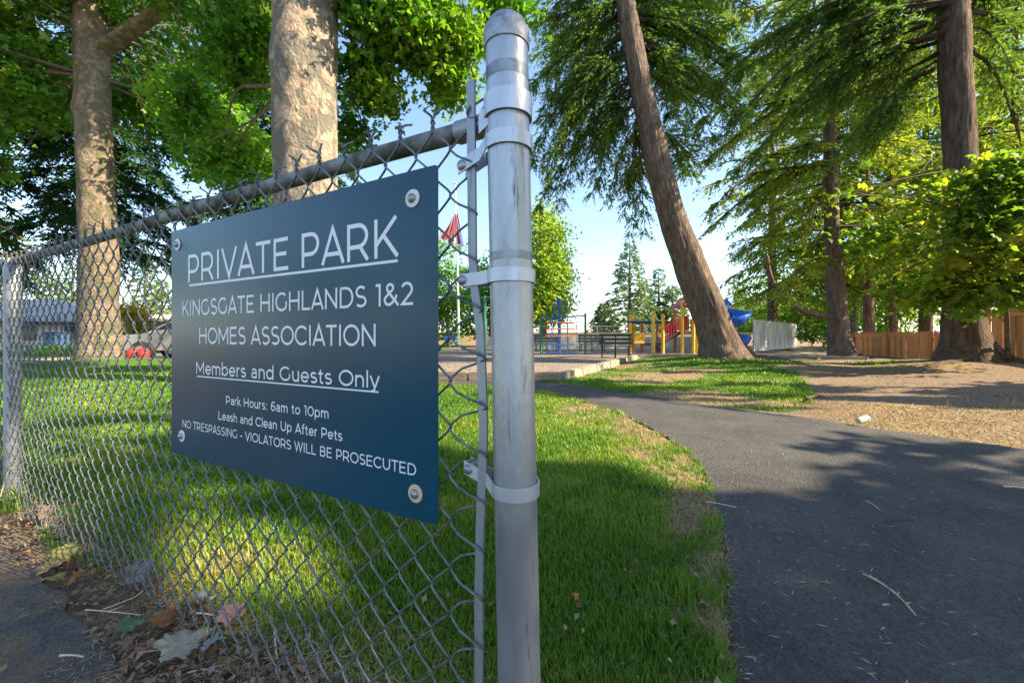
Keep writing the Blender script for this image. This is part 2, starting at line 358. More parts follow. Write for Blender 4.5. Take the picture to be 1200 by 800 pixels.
# ------------------------------------------------------------------ conifers
DENS = 1.5
def limb_curve(p0, az, L, rise, droop, tipup=0.0, n=10):
    ts = np.linspace(0, 1, n); d = np.array([math.cos(az), math.sin(az), 0])
    P = p0 + d * (ts * L)[:, None] * (1 - .08 * ts[:, None])
    P[:, 2] += rise * L * ts - droop * L * ts ** 1.8 + tipup * L * np.clip(ts - .75, 0, 1) ** 1.5
    P[:, 0] += .04 * L * np.sin(ts * 5 + az * 7); P[:, 1] += .04 * L * np.cos(ts * 4 + az * 3)
    return P
def foliage_on(P, L, twig, density, bl, bw, hang, t0=.08):
    density *= DENS
    """twigs on both sides of a limb, each carrying small flat blades; returns base, dir, width, length"""
    seg = np.linalg.norm(np.diff(P, axis=0), axis=1); cum = np.concatenate([[0], np.cumsum(seg)])
    nt = max(4, int(cum[-1] * density)); s = rng.uniform(t0, 1, nt); s = s + .035 * np.sin(s * 40 + cum[-1] * 9); s = np.clip(s, .03, 1) ** .85
    d = s * cum[-1]
    base = np.stack([np.interp(d, cum, P[:, k]) for k in range(3)], 1)
    nxt = np.stack([np.interp(np.minimum(d + .1, cum[-1]), cum, P[:, k]) for k in range(3)], 1)
    prv = np.stack([np.interp(d - .1, cum, P[:, k]) for k in range(3)], 1)
    T = nrm(nxt - prv); side = np.where(rng.random(nt) < .5, -1., 1.)
    S = nrm(np.cross(T, np.array([0, 0, 1.0]))) * side[:, None]
    tl = twig * (1.0 - .62 * s) * rng.uniform(.55, 1.15, nt) * np.clip(s * 5, .35, 1)
    D = nrm(T * rng.uniform(.3, 1.0, nt)[:, None] + S * rng.uniform(.3, 1.2, nt)[:, None] + np.stack([np.zeros(nt), np.zeros(nt), -hang * rng.uniform(-.15, 1.25, nt)], 1) + rand_unit(nt) * .25)
    nb = np.maximum(4, (tl / bl * 4.4).astype(int)); idx = np.repeat(np.arange(nt), nb)
    u = rng.random(len(idx)); tlb = tl[idx]
    B = base[idx] + D[idx] * (tlb * u)[:, None]
    B[:, 2] -= hang * .35 * tlb * u * u
    side2 = np.where(rng.random(len(idx)) < .5, -1., 1.)
    S2 = nrm(np.cross(D[idx], np.array([0, 0, 1.0]))) * side2[:, None]
    BD = nrm(D[idx] * 1.0 + S2 * rng.uniform(.2, .9, len(idx))[:, None] + rand_unit(len(idx)) * .5 + np.array([0, 0, -hang * .3]))
    n = len(idx)
    return B, BD, bw * rng.uniform(.6, 1.3, n), bl * rng.uniform(.6, 1.35, n) * (1.15 - .5 * u)

def conifer(label, base, top, r0, zlo, zhi, Lmax, nl, m, bark, trunk_pts=None, radii=None, twig=.9, density=7, bl=.22, bw=.035,
            hang=.5, rise=.12, droop=.3, shape='full', az=None, extra=(), flare=(), name='fir_tree', group=None, cull=True, ridges=16, nside=32,
            seed=0, crown_wide=None, limb_m='limb', step=.12):
    base = Vector(base); top = Vector(top)
    t = thing(name, label, 'tree', base, group=group)
    H = top.z - base.z
    if trunk_pts is None:
        trunk_pts = [base, base.lerp(top, .3), base.lerp(top, .65), top]; radii = [r0, r0 * .78, r0 * .48, .03]
    tp = [Vector(p) for p in trunk_pts]
    obj('trunk', trunk_mesh('trunk', [p - base for p in tp], radii, M[bark], n=nside, step=step, rough=.05, ridges=ridges, flare=flare, seed=seed), t)
    zs = [p.z for p in tp]; bb = MB(); FB = []
    def on(z):
        return np.array([np.interp(z, zs, [p[k] for p in tp]) for k in range(3)])
    limbs = []
    for i in range(nl):
        f = (i + rng.random()) / nl; z = zlo + (zhi - zlo) * f ** .9
        if az is None: a = i * 2.399 + rng.uniform(-.4, .4)
        else: a = rng.uniform(*az)
        if shape == 'cone': Lb = Lmax * (1 - f) ** .85 + .25
        elif shape == 'full': Lb = Lmax * (1 - .55 * f) * rng.uniform(.7, 1.1)
        limbs.append((on(z), a, Lb * rng.uniform(.8, 1.1), rise * rng.uniform(.4, 1.4), droop * rng.uniform(.6, 1.3)))
    for (p, a, Lb, ri, dr) in extra: limbs.append((np.array(p), a, Lb, ri, dr))
    for (p0, a, Lb, ri, dr) in limbs:
        P = limb_curve(p0, a, Lb, ri, dr)
        if cull and (~sun_cull(P)).mean() > (.2 if seed >= 20 and seed < 30 else .45): continue
        r = .012 + .011 * Lb
        bb.tube([Vector(q) - base for q in P[::2]] + [Vector(P[-1]) - base], [r * (1 - .85 * k / 5) for k in range(len(P[::2]) + 1)], 4, cap=False)
        FB.append(foliage_on(P, Lb, twig, density, bl, bw, hang))
    B, D, W, L = [np.concatenate([f[k] for f in FB]) for k in range(4)]
    if cull:
        k = sun_cull(B) & sun_cull(B + D * L[:, None]) & sun_cull(B + D * L[:, None] * .5, 1.1); B, D, W, L = B[k], D[k], W[k], L[k]
    v = np.clip(.55 * clumpy(B, .9, seed) + rng.uniform(-.1, .5, len(B)), 0, 1)
    o = obj('branches', bb.mesh('branches', M[limb_m]), t)
    o = obj('crown', blades_mesh('crown', B - np.array(base), D, W, L, M[m], v), t)
    return t

# ------------------------------------------------------------------ broadleaf trees
def leaf_cloud(blobs, per, spread, mult=1.0):
    """blobs: (centre, (rx,ry,rz), number of leaves); leaves sit in clumps"""
    out = []
    for (c, r, n) in blobs:
        n = int(n * mult); k = max(3, int(n / per)); cc = rand_unit(k) * (rng.random(k) ** .42)[:, None] * np.array(r) + np.array(c)
        idx = rng.integers(0, k, n)
        out.append(cc[idx] + rng.normal(size=(n, 3)) * spread * np.array([1, 1, .55]))
    return np.concatenate(out)
def broadleaf(label, base, blobs, size, m, bark, trunk_pts, radii, per=45, spread=.28, lobes=3, name='broadleaf_tree', group=None,
              cull=True, flare=(), knobs=(), nside=40, arms=(), rough=.03, seed=0, upbias=.8, twigs=True, step=.1, mult=1.0):
    base = Vector(base); t = thing(name, label, 'tree', base, group=group)
    tp = [Vector(p) for p in trunk_pts]
    obj('trunk', trunk_mesh('trunk', [p - base for p in tp], radii, M[bark], n=nside, step=step, rough=rough, flare=flare, knobs=knobs, seed=seed), t)
    for (pts, rr) in arms:
        obj('limb', trunk_mesh('limb', [Vector(p) - base for p in pts], rr, M[bark], n=16, step=.15, rough=.06, seed=seed + 3), t)
    C = leaf_cloud(blobs, per, spread, mult)
    if cull: C = C[sun_cull(C, 1.25)]
    if twigs:
        bb = MB(); heads = [p for p in tp if p.z > tp[-1].z * .45] + [Vector(a[0][-1]) for a in arms]
        for (c, r, n) in blobs:
            c = Vector(c); h = min(heads, key=lambda q: (q - c).length)
            for k in range(max(3, int(6 * min(2, n / 2500)))):
                e = c + Vector((random.uniform(-.8, .8) * r[0], random.uniform(-.8, .8) * r[1], random.uniform(-.7, .8) * r[2]))
                LL = (e - h).length; mid = h.lerp(e, .5) + Vector((random.uniform(-.14, .14) * LL, random.uniform(-.14, .14) * LL, random.uniform(.0, .2) * LL))
                q = smooth_line([h, h.lerp(mid, .6), mid, mid.lerp(e, .5) + Vector((0, 0, .05)), e], 2)
                L = (e - h).length; r0 = .010 + .007 * L
                bb.tube([Vector(p) - base for p in q], [r0 * (1 - .9 * i_ / len(q)) + .003 for i_ in range(len(q))], 4, cap=False)
        obj('branches', bb.mesh('branches', M['limb_pale']), t)
    v = np.clip(.6 * clumpy(C, 1.1, seed) + rng.uniform(-.1, .5, len(C)), 0, 1)
    obj('crown', leaves_mesh('crown', C - np.array(base), size * rng.uniform(.5, 1.3, len(C)), M[m], v, lobes, upbias), t)
    return t

# ------------------------------------------------------------------ ground
def poly_mask(x, y, poly):
    inside = np.zeros(x.shape, bool); n = len(poly)
    for i in range(n):
        x1, y1 = poly[i]; x2, y2 = poly[(i + 1) % n]
        c = ((y1 > y) != (y2 > y)) & (x < (x2 - x1) * (y - y1) / (y2 - y1 + 1e-12) + x1)
        inside ^= c
    return inside
O = np.array([-.002, .668]); E = np.array([-.880, .475]); E = E / np.linalg.norm(E); NN = np.array([-E[1], -abs(E[0])])
NN = np.array([-E[1], E[0]]); NN = NN if NN[1] < 0 else -NN      # towards the camera side
def fpt(s, n=0.0, z=0.0):
    p = O + E * s + NN * n; return Vector((p[0], p[1], z))
def fence_side(x, y): return (x - O[0]) * NN[0] + (y - O[1]) * NN[1]      # > 0 on the street side

pe = [(856, 800), (850, 740), (852, 690), (850, 640), (840, 600), (831, 565), (820, 545), (800, 525), (770, 505), (735, 488), (700, 475), (660, 464), (625, 458), (570, 453), (500, 449), (380, 446)]
PL = [tuple(gnd(*p)[:2]) for p in pe]
pf = [(1300, 538), (1200, 527), (1120, 515), (1040, 505), (1000, 499), (960, 492), (900, 484), (840, 477), (780, 467), (720, 459), (680, 453), (640, 448), (570, 444), (500, 442), (380, 440)]
PR = [tuple(gnd(*p)[:2]) for p in pf]
PATH = [(.10, -3.2), (.28, .1), (.45, .7)] + PL + PR[::-1] + [(6.5, 2.4), (9, 1.6), (9, -3.2)]
def smooth_line(pts, k=3):
    p = [np.array(q, float) for q in pts]
    for _ in range(k):
        out = [p[0]]
        for i in range(len(p) - 1): out += [p[i] * .75 + p[i + 1] * .25, p[i] * .25 + p[i + 1] * .75]
        out.append(p[-1]); p = out
    return p
def jag(pts, amp, seed):
    return [(q[0] + amp * mnoise.noise(Vector((q[0] * 9, q[1] * 9, seed))) + amp * .5 * mnoise.noise(Vector((q[0] * 31, q[1] * 31, seed))),
             q[1] + amp * mnoise.noise(Vector((q[0] * 9, q[1] * 9, seed + 5)))) for q in pts]
def dens(pts, d=.05):
    out = []
    for i in range(len(pts) - 1):
        a = np.array(pts[i]); b = np.array(pts[i + 1]); n = max(1, int(np.linalg.norm(b - a) / (d * max(1, a[1]))))
        out += [tuple(a + (b - a) * k / n) for k in range(n)]
    return out + [tuple(pts[-1])]
PLs = jag(dens([tuple(q) for q in smooth_line(PL, 2)], .012), .014, 1); PRs = jag(dens([tuple(q) for q in smooth_line(PR[::-1], 2)], .03), .05, 3)
PATH = [(.10, -3.2), (.28, .1), (.45, .7)] + PLs + PRs + [(6.5, 2.4), (9, 1.6), (9, -3.2)]
re_ = [(0, 640), (60, 690), (100, 730), (130, 770), (150, 800)]
RL = [tuple(gnd(*p)[:2]) for p in re_]
ROAD = [(-9.5, 5.65), (-5, 3.2)] + [tuple(p) for p in jag(dens(RL, .04), .03, 8)] + [(-.45, .70), (-.05, .42), (.28, .1), (.10, -3.2), (.10, -7), (-12, -7), (-12, 5)]
ISLAND = [tuple(gnd(*p)[:2]) for p in [(636, 447), (700, 457), (780, 467), (850, 475), (905, 482), (945, 478), (958, 464), (948, 450), (930, 438), (945, 424), (900, 420), (760, 418), (700, 432), (650, 445)]]
PLAY = [(.85, 7.5), (1.9, 9.5), (4.3, 14.4), (4.9, 15.6), (8.0, 15.6), (12.5, 14.4), (14, 16), (15, 25), (-4, 25), (-4.2, 7.7)]
def g_noise(x, y, s, seed=0):
    return (np.sin(x * s + 1.7 * np.sin(y * s * .8 + seed)) * np.cos(y * s * 1.1 + 1.3 * np.sin(x * s * .7 + seed * 2)) + .5 * np.sin(x * s * 2.7 + seed) * np.sin(y * s * 3.1 + 2 * seed))
def zones(x, y):
    """green 0..1, dry 0..1 (rest: bare soil)"""
    j = .10 * g_noise(x, y, 3.1, 1) + .06 * g_noise(x, y, 9, 2)
    fs = fence_side(x, y)
    path = poly_mask(x, y, PATH)
    xl = np.interp(y, [p[1] for p in PL], [p[0] for p in PL])         # left rim of the path
    lawn = (fs < .0 + j * .6) & (x < xl + .03 + j * .15) & (y < 13.4 + j) & (y > -.5)
    lawn &= ~((y > 6.3) & (x > 0.3))
    isl = poly_mask(x + j, y + j, ISLAND)
    far = (y > 13.4) & (x < -4.5)
    green = (lawn | isl | far).astype(float)
    # thin verges: dry strip along the path rim, and under the fence
    rim = (.62 + .45 * g_noise(x, y, 7.5, 12) + .2 * g_noise(x, y, 21, 3)) * np.clip(1.35 - (xl - x) / (.34 + .14 * g_noise(x, y, 2.3, 5)), 0, 1) * (y < 4.9) * lawn
    dryp = (poly_mask(x + .8 * j, y + j, [(.95, 4.75), (1.25, 4.0), (1.3, 3.0), (1.1, 2.45), (.85, 2.5), (.75, 3.2), (.45, 4.2), (.5, 4.6)])).astype(float)
    bare = np.clip(1 - np.abs(fs + .03) / .07, 0, 1) * (y < 2.6)
    isl_dry = isl * np.clip(1.3 * g_noise(x, y, 1.1, 7) + .15, 0, 1)
    spot = np.exp(-(((x + 1.0) / .45) ** 2 + ((y - 1.45) / .25) ** 2)) * .55 * (.6 + .5 * g_noise(x, y, 9, 4)) * lawn
    dry = np.clip(np.maximum.reduce([rim, dryp * (.6 + .4 * g_noise(x, y, 8, 2)), isl_dry * .9, spot]), 0, 1)
    dry = np.clip(dry, 0, 1)
    rightd = (x > 3.2) & (~isl) & (~path) & (y < 7.5) & (y > 1.5)
    dry = np.where(rightd, np.clip(.62 + .45 * g_noise(x, y, 1.6, 3) - .8 * np.clip((y - 4.6) / 1.2, 0, 1), 0, 1), dry)
    under = (x > 4.5) & (y > 8.2) & (y < 14.3) & (~isl)
    dry = np.where(under, np.clip(.3 + .5 * g_noise(x, y, 1.3, 4), 0, 1), dry)
    g2 = np.where(under & (x < 10.5) & (y > 9.3), np.clip(.2 + .9 * g_noise(x, y, .9, 6), 0, .8), 0)
    green = np.maximum(green * (1 - bare), g2)
    return green, dry
def warp(n, lo, hi, c, k):
    t = np.linspace(-1, 1, n); w = np.sinh(t * k) / math.sinh(k)
    return np.where(w < 0, c + w * (c - lo), c + w * (hi - c))
def hgt(x, y):
    z = .008 * g_noise(x, y, 5, 1) + .02 * g_noise(x, y, .9, 2)
    on = poly_mask(x, y, PATH) | poly_mask(x, y, ROAD)
    near = np.clip((np.hypot(x, y) - 1.0), 0, 1)
    z = z * np.where(on, 0, 1)
    for (cx, cy, r, h) in [(6.0, 11.6, 1.9, .26), (11.4, 10.5, 2.4, .22), (-12.9, 12.8, 1.8, .16), (-3.5, 7.0, 1.5, .1), (13.3, 16.7, 1.6, .1)]:
        z += h * np.exp(-((x - cx) ** 2 + (y - cy) ** 2) / r ** 2)
    return z
xs = warp(330, -420, 420, 0, 6.2); ys = warp(330, -150, 900, 3.0, 6.6)
gx, gy = np.meshgrid(xs, ys); x1, y1 = gx.ravel(), gy.ravel()
z1 = hgt(x1, y1)
onp = poly_mask(x1, y1, PATH) | poly_mask(x1, y1, ROAD) | poly_mask(x1, y1, PLAY)
z1 = np.where(onp, -.012, z1 - .004)
nx = len(xs); i = np.arange(len(ys) - 1)[:, None] * nx; j = np.arange(nx - 1)[None, :]
F = np.stack([i + j, i + j + 1, i + nx + j + 1, i + nx + j], 2).reshape(-1, 4)
gr_, dr_ = zones(x1, y1)
def ground_mat():
    m = bpy.data.materials.new('ground_soil_and_turf'); m.use_nodes = True; nt = m.node_tree; b = nt.nodes['Principled BSDF']
    b.inputs['Roughness'].default_value = .95; b.inputs['Specular IOR Level'].default_value = .15
    tc = nt.nodes.new('ShaderNodeTexCoord')
    def noi(s, d=8, r=.65):
        n = nt.nodes.new('ShaderNodeTexNoise'); n.inputs['Scale'].default_value = s; n.inputs['Detail'].default_value = d; n.inputs['Roughness'].default_value = r
        nt.links.new(tc.outputs['Object'], n.inputs['Vector']); return n.outputs['Fac']
    def ramp(src, a, b_, p=(.35, .65)):
        c = nt.nodes.new('ShaderNodeValToRGB'); c.color_ramp.elements[0].color = (*a, 1); c.color_ramp.elements[1].color = (*b_, 1)
        c.color_ramp.elements[0].position, c.color_ramp.elements[1].position = p; nt.links.new(src, c.inputs[0]); return c.outputs[0]
    def mix(f, a, b_):
        x = nt.nodes.new('ShaderNodeMixRGB'); nt.links.new(f, x.inputs[0]); nt.links.new(a, x.inputs[1]); nt.links.new(b_, x.inputs[2]); return x.outputs[0]
    def attr(nm):
        a = nt.nodes.new('ShaderNodeAttribute'); a.attribute_name = nm; return a.outputs['Fac']
    soil = ramp(noi(18), (.085, .058, .04), (.27, .20, .145), (.3, .7)); soil = mix(ramp(noi(160, 4), (0, 0, 0), (.6, .6, .6), (.5, .62)), soil, ramp(noi(60), (.24, .16, .09), (.42, .31, .18)))
    dry = ramp(noi(35), (.13, .085, .05), (.36, .25, .145), (.3, .7))
    dry = mix(ramp(noi(220, 3), (0, 0, 0), (.5, .5, .5), (.5, .6)), dry, ramp(noi(9), (.38, .275, .16), (.19, .13, .08)))
    grn = ramp(noi(26), (.045, .095, .016), (.10, .19, .03), (.3, .7))
    def edge(fac):  # roughen the zone border
        ad = nt.nodes.new('ShaderNodeMath'); ad.operation = 'ADD'; nt.links.new(fac, ad.inputs[0])
        sb = nt.nodes.new('ShaderNodeMath'); sb.operation = 'MULTIPLY_ADD'; sb.inputs[1].default_value = 1.3; sb.inputs[2].default_value = -.65; nt.links.new(noi(30), sb.inputs[0]); nt.links.new(sb.outputs[0], ad.inputs[1])
        mr = nt.nodes.new('ShaderNodeMapRange'); mr.inputs['From Min'].default_value = .3; mr.inputs['From Max'].default_value = .7; nt.links.new(ad.outputs[0], mr.inputs['Value']); return mr.outputs[0]
    c = mix(edge(attr('green')), soil, grn); c = mix(edge(attr('dry')), c, dry)
    nt.links.new(c, b.inputs['Base Color'])
    bp = nt.nodes.new('ShaderNodeBump'); bp.inputs['Strength'].default_value = .8; bp.inputs['Distance'].default_value = .02; nt.links.new(noi(45, 10, .75), bp.inputs['Height']); nt.links.new(bp.outputs[0], b.inputs['Normal'])
    return m
gme = np_mesh('ground', np.stack([x1, y1, z1], 1), F, ground_mat(), None, True)
for q in ('fir', 'fir_blue', 'hemlock', 'far_fir'):
    b_ = M[q].node_tree.nodes['Principled BSDF']; b_.inputs['Roughness'].default_value = .75; b_.inputs['Specular IOR Level'].default_value = .15
for nm, a in (('green', gr_), ('dry', dr_)):
    q = gme.attributes.new(nm, 'FLOAT', 'POINT'); q.data.foreach_set('value', a.astype(np.float32))
tag(obj('ground', gme), kind='structure')

def asphalt_mat(name, c1, c2, edge=None):
    m = bpy.data.materials.new(name); m.use_nodes = True; nt = m.node_tree; b = nt.nodes['Principled BSDF']
    tc = nt.nodes.new('ShaderNodeTexCoord')
    def noi(s, d=6, r=.6, dist=0):
        n = nt.nodes.new('ShaderNodeTexNoise'); n.inputs['Scale'].default_value = s; n.inputs['Detail'].default_value = d; n.inputs['Roughness'].default_value = r; n.inputs['Distortion'].default_value = dist
        nt.links.new(tc.outputs['Object'], n.inputs['Vector']); return n.outputs['Fac']
    cr = nt.nodes.new('ShaderNodeValToRGB'); cr.color_ramp.elements[0].color = (*c1, 1); cr.color_ramp.elements[1].color = (*c2, 1)
    cr.color_ramp.elements[0].position = .3; cr.color_ramp.elements[1].position = .75; nt.links.new(noi(1.6, 10, .75, .6), cr.inputs[0])
    v = nt.nodes.new('ShaderNodeTexVoronoi'); v.inputs['Scale'].default_value = 110; nt.links.new(tc.outputs['Object'], v.inputs['Vector'])
    sp = nt.nodes.new('ShaderNodeValToRGB'); sp.color_ramp.elements[0].position = 0; sp.color_ramp.elements[0].color = (1.5, 1.5, 1.5, 1)
    sp.color_ramp.elements[1].position = 1.0; sp.color_ramp.elements[1].color = (.6, .6, .6, 1)
    nt.links.new(v.outputs['Color'], sp.inputs[0])
    mu = nt.nodes.new('ShaderNodeMixRGB'); mu.blend_type = 'MULTIPLY'; mu.inputs[0].default_value = .8; nt.links.new(cr.outputs[0], mu.inputs[1]); nt.links.new(sp.outputs[0], mu.inputs[2])
    gr = nt.nodes.new('ShaderNodeValToRGB'); gr.color_ramp.elements[0].position = .63; gr.color_ramp.elements[1].position = .78; nt.links.new(noi(420, 2), gr.inputs[0])
    mx = nt.nodes.new('ShaderNodeMixRGB'); mx.inputs[2].default_value = (.26, .25, .23, 1); nt.links.new(gr.outputs[0], mx.inputs[0]); nt.links.new(mu.outputs[0], mx.inputs[1])
    last = mx.outputs[0]
    if edge:   # dusty brown dirt in drifts
        dr = nt.nodes.new('ShaderNodeValToRGB'); dr.color_ramp.elements[0].position = edge[1]; dr.color_ramp.elements[1].position = edge[2]; nt.links.new(noi(edge[3], 9, .7, .5), dr.inputs[0])
        m2 = nt.nodes.new('ShaderNodeMixRGB'); m2.inputs[2].default_value = (*edge[0], 1); nt.links.new(dr.outputs[0], m2.inputs[0]); nt.links.new(last, m2.inputs[1]); last = m2.outputs[0]
    nt.links.new(last, b.inputs['Base Color']); b.inputs['Roughness'].default_value = .9; b.inputs['Specular IOR Level'].default_value = .2
    bp = nt.nodes.new('ShaderNodeBump'); bp.inputs['Strength'].default_value = .9; bp.inputs['Distance'].default_value = .006
    ad = nt.nodes.new('ShaderNodeMath'); ad.operation = 'ADD'; nt.links.new(v.outputs['Distance'], ad.inputs[0]); nt.links.new(noi(60, 8, .7), ad.inputs[1])
    nt.links.new(ad.outputs[0], bp.inputs['Height']); nt.links.new(bp.outputs[0], b.inputs['Normal'])
    return m
def sheet(name, poly, z, m, thick=.05):
    bm = bmesh.new(); vs = [bm.verts.new((p[0], p[1], z)) for p in poly]; f = bm.faces.new(vs)
    if f.normal.z < 0: f.normal_flip()
    r = bmesh.ops.extrude_face_region(bm, geom=[f]); 
    for v in [e for e in r['geom'] if isinstance(e, bmesh.types.BMVert)]: v.co.z -= thick
    bmesh.ops.triangulate(bm, faces=bm.faces[:]); bmesh.ops.recalc_face_normals(bm, faces=bm.faces[:])
    me = bpy.data.meshes.new(name); bm.to_mesh(me); bm.free(); me.materials.append(m)
    return tag(obj(name, me), kind='structure')
M['asphalt'] = asphalt_mat('path_asphalt', (.044, .042, .040), (.105, .100, .094))
M['asphalt_old'] = asphalt_mat('street_asphalt', (.042, .040, .038), (.14, .13, .12), ((.19, .13, .07), .42, .66, 5))
sheet('asphalt_path', PATH, .007, M['asphalt'])
sheet('street', ROAD, .003, M['asphalt_old'])
M['chips'] = mat('wood_chips', (.11, .085, .065), .95, 0, .2, (.30, .245, .19), 14, 10, .6, 60)
sheet('playground_surface', PLAY, .05, M['chips'], .08)

# ------------------------------------------------------------------ fence
fence = thing('chain_link_fence', 'waist high galvanized chain link fence carrying the park sign, thick round post at its end', 'fence', fpt(0, 0, 0))
FO = Vector((O[0], O[1], 0))
def L_(p): return Vector(p) - FO
# leaning end post
top = Vector((-.009, .668, 1.285)); bot = Vector((.0225, .668, -.3))
b = MB(); b.tube([L_(bot.lerp(top, k / 12)) for k in range(13)], .0348, 48); post = b.build('end_post', M['galv'], fence, True)
b = MB(); ax = (top - bot).normalized(); rq = Vector((0, 0, 1)).rotation_difference(ax).to_matrix()
b.lathe([(.0368, -.004), (.0376, 0), (.0376, .020), (.0366, .023), (.0345, .0235), (.0335, .029), (.030, .037), (.024, .043), (.016, .0475), (.008, .0495), (.001, .050)], 40, L_(top + Vector((0, 0, -.012))), rq)
b.build('post_cap', M['cap'], post, True)
def post_x(z): return bot.lerp(top, (z - bot.z) / (top.z - bot.z))
for (z0, z1_) in ((1.212, 1.232), (.922, .936), (.559, .565)):
    b = MB(); b.tube([L_(post_x(z0)), L_(post_x(z1_))], .03505, 48); b.build('weathered_ring', M['dark_stain'], post, True)
def ring_band(z, w, tail_s, tail_z, bolt=True, r=.0372, nm='tension_band'):
    """strap bent round the post, its tails reaching the tension bar"""
    c = L_(post_x(z)); mb = MB(); th = .0022
    e = Vector((E[0], E[1], 0)); nn = Vector((NN[0], NN[1], 0)); pts = []
    for k in range(-16, 17):
        a = k / 16 * R(142)             # opening faces the fence
        d = -e * math.cos(a) + nn * math.sin(a); pts.append((c + d * r, d))
    tail_f = [(c + e * (tail_s * t) + nn * (.021 + .012 * (1 - t) * 0 + .002) + Vector((0, 0, (tail_z - z) * t)), nn) for t in (.55, .8, 1.0, 1.12)]
    tail_b = [(c + e * (tail_s * t) + nn * (.004) * 1 + Vector((0, 0, (tail_z - z) * t)), -nn) for t in (1.12, 1.0, .8, .55)]
    seq = tail_b + pts + tail_f
    vs = []
    for (p, d) in seq:
        for dz in (-w / 2, w / 2):
            vs.append(p + Vector((0, 0, dz))); vs.append(p + d * th + Vector((0, 0, dz)))
    fs = []
    for k in range(len(seq) - 1):
        a = k * 4; q = a + 4
        fs += [(a, q, q + 2, a + 2), (a + 1, a + 3, q + 3, q + 1), (a, a + 1, q + 1, q), (a + 2, q + 2, q + 3, a + 3)]
    fs += [(0, 2, 3, 1), (len(vs) - 4, len(vs) - 3, len(vs) - 1, len(vs) - 2)]
    mb.add(vs, fs); o = mb.build(nm, M['band'], fence, True)
    if bolt:
        bb = MB(); pc = c + e * (tail_s * 1.02) + nn * .0235 + Vector((0, 0, tail_z - z))
        rot = Vector((0, 0, 1)).rotation_difference(nn).to_matrix()
        bb.lathe([(.0085, 0), (.0088, .002), (.0075, .0045), (.004, .0062), (.0005, .0066)], 18, pc, rot)
        bb.tube([pc - nn * .03, pc], .0035, 8)
        bb.lathe([(.0075, 0), (.0075, .005)], 6, pc - nn * .027, rot); bb.build('bolt', M['bolt'], o, True)
    return o
ring_band(1.170, .034, .036, 1.150, False, .0376, 'brace_band')
ring_band(1.112, .022, .074, 1.086)
ring_band(.898, .021, .078, .895)
ring_band(.556, .022, .075, .580)
# rail, rail end cup
ev = Vector((E[0], E[1], 0)); nv = Vector((NN[0], NN[1], 0))
ZR = 1.158
b = MB(); b.tube([L_(fpt(.055 + k * .36, -.002, ZR + .0035 * math.sin(k))) for k in range(12)], .0165, 20); b.build('top_rail', M['rail'], fence, True)
b = MB(); b.tube([L_(fpt(.047, -.002, ZR)), L_(fpt(.05, -.002, ZR)), L_(fpt(.105, -.002, ZR)), L_(fpt(.107, -.002, ZR))], [.012, .0195, .0195, .0172], 20)
b.box(L_(fpt(.036, -.002, ZR + .002)), (.03, .006, .03), Matrix.Rotation(math.atan2(E[1], E[0]), 3, 'Z')); cup = b.build('rail_end_cup', M['galv_line'], fence, True)
b = MB(); rot = Vector((0, 0, 1)).rotation_difference(nv).to_matrix()
b.lathe([(.009, 0), (.0092, .003), (.007, .006), (.001, .0075)], 16, L_(fpt(.043, .006, ZR + .018)), rot); b.build('bolt', M['bolt'], cup, True)
# line post(s)
for s_ in (2.70, 5.2):
    b = MB(); c = L_(fpt(s_, -.0, 0)); b.tube([c + Vector((0, 0, -.3)), c + Vector((0, 0, .5)), c + Vector((0, 0, 1.125))], .029, 28)
    lp = b.build('line_post', M['galv_line'], fence, True)
    b = MB(); b.lathe([(.031, 1.09), (.031, 1.125), (.027, 1.14), (.02, 1.17), (.005, 1.18)], 24, c)
    b.tube([c + ev * -.025 + Vector((0, 0, ZR)), c + ev * .025 + Vector((0, 0, ZR))], .0205, 20); b.build('post_top', M['galv_line'], lp, True)
# tension bar, slightly bowed
def barpt(y, px):
    rt = (px - 600) / FPX; p0 = O + NN * .022
    s = (p0[0] - rt * p0[1]) / (rt * E[1] - E[0]); q = p0 + E * s
    return s, CH + (HY - y) / FPX * q[1]
bar = [barpt(*q) for q in [(94, 551), (200, 552), (300, 553), (340, 556), (385, 562), (440, 564), (500, 566), (560, 564.5), (620, 562), (700, 560.5), (800, 560.5), (930, 560)]]
b = MB(); vs = []; fs = []
for (s, z) in bar:
    for (ds, dn) in ((-.0078, -.003), (.0078, -.003), (.0078, .0015), (-.0078, .0015)): vs.append(L_(fpt(s + ds, .0205 + dn, z)))
for k in range(len(bar) - 1):
    for q in range(4): fs.append((k * 4 + q, k * 4 + (q + 1) % 4, k * 4 + 4 + (q + 1) % 4, k * 4 + 4 + q))
fs += [(0, 1, 2, 3), tuple(len(vs) - 4 + q for q in (3, 2, 1, 0))]
b.add(vs, fs); b.build('tension_bar', M['galv_line'], fence)
